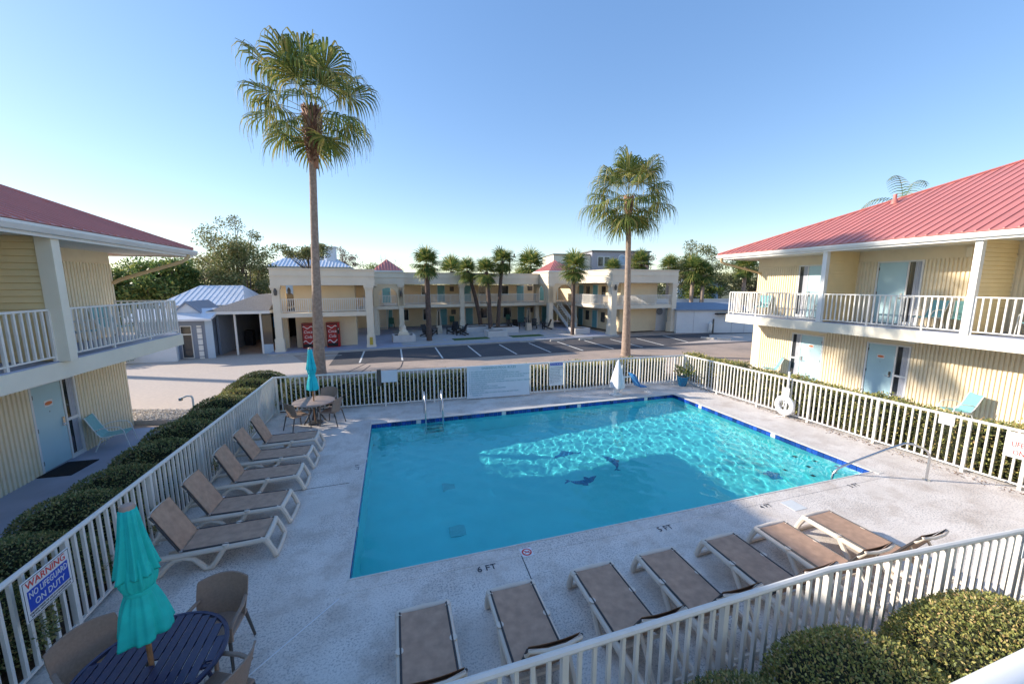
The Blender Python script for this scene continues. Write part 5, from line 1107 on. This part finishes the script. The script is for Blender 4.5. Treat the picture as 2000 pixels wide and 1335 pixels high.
for i, (x, y, z, rz, lab) in enumerate([(-7.42, 12.88, .012, R(12), 'teal sling chair on the left walkway beside the door'), (-7.4, 13.5, 2.886, R(-20), 'teal sling chair behind the left balcony railing, near the end'), (-7.4, 12.2, 2.886, R(10), 'teal sling chair behind the left balcony post'), (17.4, 13.85, .012, R(140), 'teal sling chair behind the life ring by the far right door'), (17.35, 7.3, .012, R(150), 'teal sling chair against the fluted wall at the right'),
    (17.35, 14.6, 2.951, R(200), 'teal sling chair at the far end of the right balcony'), (17.3, 11.75, 2.951, R(120), 'teal sling chair behind the far right balcony post'), (17.3, 8.35, 2.951, R(170), 'teal sling chair beside the upper right door'), (17.3, 7.5, 2.951, R(200), 'teal sling chair left of the near right balcony post'), (17.35, 6.0, 2.951, R(185), 'teal sling chair right of the near right balcony post, cut by the frame')]):
    o = t0 if i == 0 else dup(t0, (0,0,0), 0); o.location = (x, y, z); o.rotation_euler = (0, 0, rz); o['label'] = lab
# pool ladder and hand rail
LD = thing('pool_ladder', 'chrome ladder with two hooped rails at the far pool edge', 'pool ladder', (1.17, 12.6, 0))
for s in (-1, 1): MB().tube([(s*.28, .62, .0), (s*.28, .60, .45), (s*.28, .52, .72), (s*.28, .36, .83), (s*.28, .12, .76), (s*.28, -.06, .55), (s*.28, -.10, .2), (s*.28, -.10, -1.1)], .024, 10).build('rail', 'metal', LD, smooth=True)
for z in (-.35, -.65, -.95): MB().box(-.27, .27, -.16, -.05, z, z+.03).build('step', 'metal', LD)
HR = thing('hand_rail', 'bent steel hand rail over the shallow pool corner', 'hand rail', (11.46, 5.11, 0))
MB().tube([(0, 0, 0), (.0, 0, .45), (-.01, .0, .58), (-.06, .03, .69), (-.16, .07, .76), (-.35, .16, .84), (-.48, .24, .84), (-.8, .40, .66), (-1.45, .72, .26), (-1.62, .80, .14), (-1.70, .84, .0), (-1.74, .86, -.5)], .024, 10).build('rail', 'metal', HR, smooth=True)
MB().lathe([(.07, 0), (.065, .02), (.03, .03)], 14).build('flange', 'metal', HR)
# life ring on a post
LR = thing('life_ring', 'white life ring with rope hanging on a post at the right fence', 'life ring', (12.44, 9.28, 0))
m = MB(); n = 36
m.tube([(0, .255*math.cos(2*math.pi*i/n), .40+.255*math.sin(2*math.pi*i/n)) for i in range(n+1)], .085, 12, cap=False, flat=.8); m.build('ring', 'ring_white', LR, smooth=True)
for k in range(4):
    a = math.pi/4+k*math.pi/2; q = MB(); q.tube([(0, .255*math.cos(a+d), .40+.255*math.sin(a+d)) for d in (-.10, .10)], .090, 12, flat=.82); q.build('band', 'canvas', LR, smooth=True)
MB().tube([(.08, 0, 0), (.08, 0, 1.55)], .035, 8).build('post', 'white', LR, smooth=True)
MB().tube([(.0, .02, .95), (-.03, .05, .75), (-.06, .0, .5), (-.05, -.05, .3), (-.03, .04, .2), (-.02, -.10, .12), (-.1, -.02, .03), (-.2, .12, .02)], .012, 6).tube([(.0, -.02, .92), (-.05, -.06, .6), (-.05, .03, .35)], .012, 6).build('rope', 'canvas', LR, smooth=True)
MB().box(.02, .05, -.10, .10, .62, 1.0).build('cover', 'white', LR)
# pool lift under a white cover
PL = thing('pool_lift', 'pool lift under a white canvas cover with a blue sling seat', 'pool lift', (8.55, 13.25, 0))
r = random.Random(4); MB().lathe([(.24, .30), (.26, .34), (.25, .55), (.2, .8), (.13, 1.08), (.06, 1.36), (.02, 1.44)], 40, fn=lambda a, q: 1+(.16*math.sin(5*a)+.10*math.sin(9*a+1))*(1-q*.6)).build('cover', 'canvas', PL, smooth=True)
MB().tube([(-.1, 0, 0), (-.08, 0, .5)], .07, 10).build('mast', 'white', PL); MB().box(-.30, .12, -.2, .16, 0, .07).build('base_plate', 'white', PL, bevel=.02)
MB().tube([(.2, .05, .70), (.62, .02, .70)], .03, 8).tube([(.2, .05, .12), (.62, .02, .14)], .025, 8).tube([(.22, .05, .1), (.22, .05, 1.2)], .03, 8).build('arm', 'white', PL)
b = MB(); b.prism([(.60, -.22, .84), (.66, -.22, .84), (.95, -.22, .36), (1.25, -.22, .30), (1.25, -.22, .26), (.92, -.22, .28)], (0, .44, 0)).build('seat', 'lift_blue', PL, bevel=.01)
for dz in (.12, .24): MB().beam((.665+dz*.6, -.225, .84-dz), (.665+dz*.6, .225, .84-dz), .02, .05).build('seat_stripe', 'canvas', PL)
MB().tube([(1.22, 0, .28), (1.42, -.05, .05)], .018, 6).box(1.34, 1.5, -.16, .08, .0, .03).build('footrest', 'white', PL)
# potted plant
PP = thing('potted_plant', 'leafy plant in a glossy blue pot at the far right fence corner', 'potted plant', (12.05, 13.62, 0))
MB().lathe([(.14, 0), (.17, .05), (.22, .28), (.235, .38), (.255, .40), (.25, .43), (.21, .43), (.2, .37)], 24).build('pot', 'pot_blue', PP, smooth=True); MB().lathe([(.2, .36), (.2, .38)], 20).build('soil', 'mulch', PP)
g = np.random.default_rng(9); P = []; D = []
for i in range(26):
    a, e, L_ = g.uniform(0, 6.28), g.uniform(.5, 1.4), g.uniform(.35, .75); d = np.array([math.cos(a)*math.cos(e), math.sin(a)*math.cos(e), math.sin(e)])
    for q in np.linspace(.4, 1, 8): P.append(np.array([0, 0, .38])+d*L_*q-np.array([0, 0, .25])*q*q*math.cos(e)*L_); D.append(d+g.normal(size=3)*.6)
P = np.array(P); leaves('foliage', P, nrm(np.array(D)), .13, .055, 'sabal_leaf', PP)

# signs ---------------------------------------------------------------
def board(name, label, w_, h, loc, rotz, m='sign_white', th=.012):
    t = thing(name, label, 'sign', loc, rotz); MB().box(-w_/2, w_/2, 0, th, -h/2, h/2).build('board', m, t, bevel=.002); return t
LS = dict(rot=(R(90), 0, 0))
sg = board('rules_sign', 'large pale pool rules sign with turquoise lettering on the far fence', 2.52, 1.27, (3.86, 14.24, .685), -R(2.15), 'sign_pale')
text('SWIMMING POOL RULES', .125, 'text_teal', sg, 'heading', (0, -.003, .53), sx=1.0, **LS)
rows = ['1. NO LIFEGUARD ON DUTY, SWIM AT OWN RISK', '2. SHOWER WELL BEFORE ENTERING THE SWIMMING POOL AREA', '3. CHILDREN UNDER TWELVE MUST NOT SWIM WITHOUT AN ADULT PRESENT', '4. NO GLASS ANIMALS OR FOOD IN THE POOL OR ON THE POOL DECK', '5. NO RUNNING OR ROUGH PLAY ALLOWED', '6. DO NOT SWALLOW THE POOL WATER, BATHING LOAD IS TWENTY PERSONS', '    REGISTERED GUESTS', '7. POOL IS CLOSED DUSK TO DAWN', '8. NO DIVING, PROPER SWIM ATTIRE REQUIRED', '9. NO LOUD MUSIC', '10. PERSONS WITH OPEN WOUNDS OR ILLNESS MAY NOT SWIM', '      THANK YOU']
for i, s in enumerate(rows): text(s, .072, 'text_teal', sg, 'rule_line', (-1.17, -.003, .405-.084*i), align='LEFT', sx=.93, **LS)
sg = board('rules_sign', 'narrow upright pool rules sign with a dark blue heading on the far fence', .60, .98, (6.25, 14.15, .83), -R(2.15))
MB().box(-.27, .27, -.004, -.001, .34, .45).build('heading_band', 'text_blue', sg); text('POOL RULES', .085, 'sign_white', sg, 'heading', (0, -.006, .395), **LS)
for i in range(11): text(['ADULT SUPERVISION REQUIRED', 'SHOWER BEFORE ENTERING POOL', 'NO DIVING OR JUMPING', 'NO GLASS CONTAINERS', 'NO PETS IN POOL AREA', 'NO RUNNING ON DECK', 'NO FOOD OR DRINK IN POOL', 'GUESTS OF THE MOTEL ONLY', 'OPEN DAWN TO DUSK', 'SWIM AT YOUR OWN RISK', 'EMERGENCY CALL 911'][i], .038, 'text_dark', sg, 'rule_line', (-.26, -.003, .26-.062*i), align='LEFT', **LS)
sg = board('blank_sign', 'small blank white sign back on the far fence left of the ladder', .55, .44, (-.22, 14.40, 1.12), -R(2.15), 'sign_pale'); MB().box(-.42, -.28, .012, .06, -.35, .26).build('mount', 'dark_metal', sg)
sg = board('warning_sign', 'no lifeguard warning sign with a blue panel on the left fence', .64, .47, (-3.905, 5.38, 1.01), R(90))
MB().box(-.305, .305, -.003, -.001, -.225, -.220).box(-.305, .305, -.003, -.001, .220, .225).box(-.308, -.304, -.003, -.001, -.225, .225).box(.304, .308, -.003, -.001, -.225, .225).build('border', 'text_dark', sg)
text('WARNING', .115, 'text_red', sg, 'heading', (-.01, -.004, .165), sx=.95, **LS); MB().box(-.27, .27, -.0035, -.001, -.135, .105).build('panel', 'text_blue', sg)
text('NO LIFEGUARD', .105, 'sign_white', sg, 'lettering', (0, -.005, .045), sx=.70, ext=.002, **LS); text('ON DUTY', .105, 'sign_white', sg, 'lettering', (0, -.005, -.068), sx=.85, ext=.002, **LS)
for i, s in enumerate(('CHILDREN UNDER THE AGE OF 14 SHOULD NOT USE', 'THE POOL WITHOUT AN ADULT IN ATTENDANCE')): text(s, .030, 'text_dark', sg, 'small_print', (0, -.004, -.160-.034*i), sx=.78, **LS)
sg = board('lifeguard_sign', 'white sign with red lifeguard lettering on the right fence, cut by the frame', .74, .56, (12.795, 4.18, .96), R(-88))
text('NO', .15, 'text_red', sg, 'lettering', (.05, -.004, .20), sx=.7, **LS); text('LIFEGUARD', .165, 'text_red', sg, 'lettering', (0, -.004, .02), ext=.002, sx=.64, **LS); text('ON DUTY', .165, 'text_red', sg, 'lettering', (.01, -.004, -.165), ext=.002, sx=.66, **LS)
sg = board('notice_sign', 'small white notice with red print high on the right fence', .28, .22, (12.745, 5.50, 1.15), R(-88))
for i, s in enumerate(('PLEASE KEEP', 'GATE CLOSED')): text(s, .036, 'text_red', sg, 'lettering', (0, -.004, .04-.075*i), **LS)
sg = board('notice_sign', 'grey and red notice on the front fence at the right frame edge', .34, .30, (7.70, 2.345, 1.10), R(-3), 'sign_pale')
for i, s in enumerate(('NO', 'DIVING')): text(s, .07, 'text_red', sg, 'lettering', (0, -.004, .06-.1*i), **LS)
# litter of leaves at the foot of the right hedge
n = 700; P = np.stack([12.55+rng.normal(0, .10, n)+.03*rng.random(n), rng.uniform(3, 13.5, n), np.full(n, .008)+rng.uniform(0, .01, n)], 1); D = rng.normal(size=(n, 3)); D[:, 2] *= .15
struct(leaves('fallen_leaves', P, nrm(D), .05, .025, 'dry_leaf', None), 'stuff')
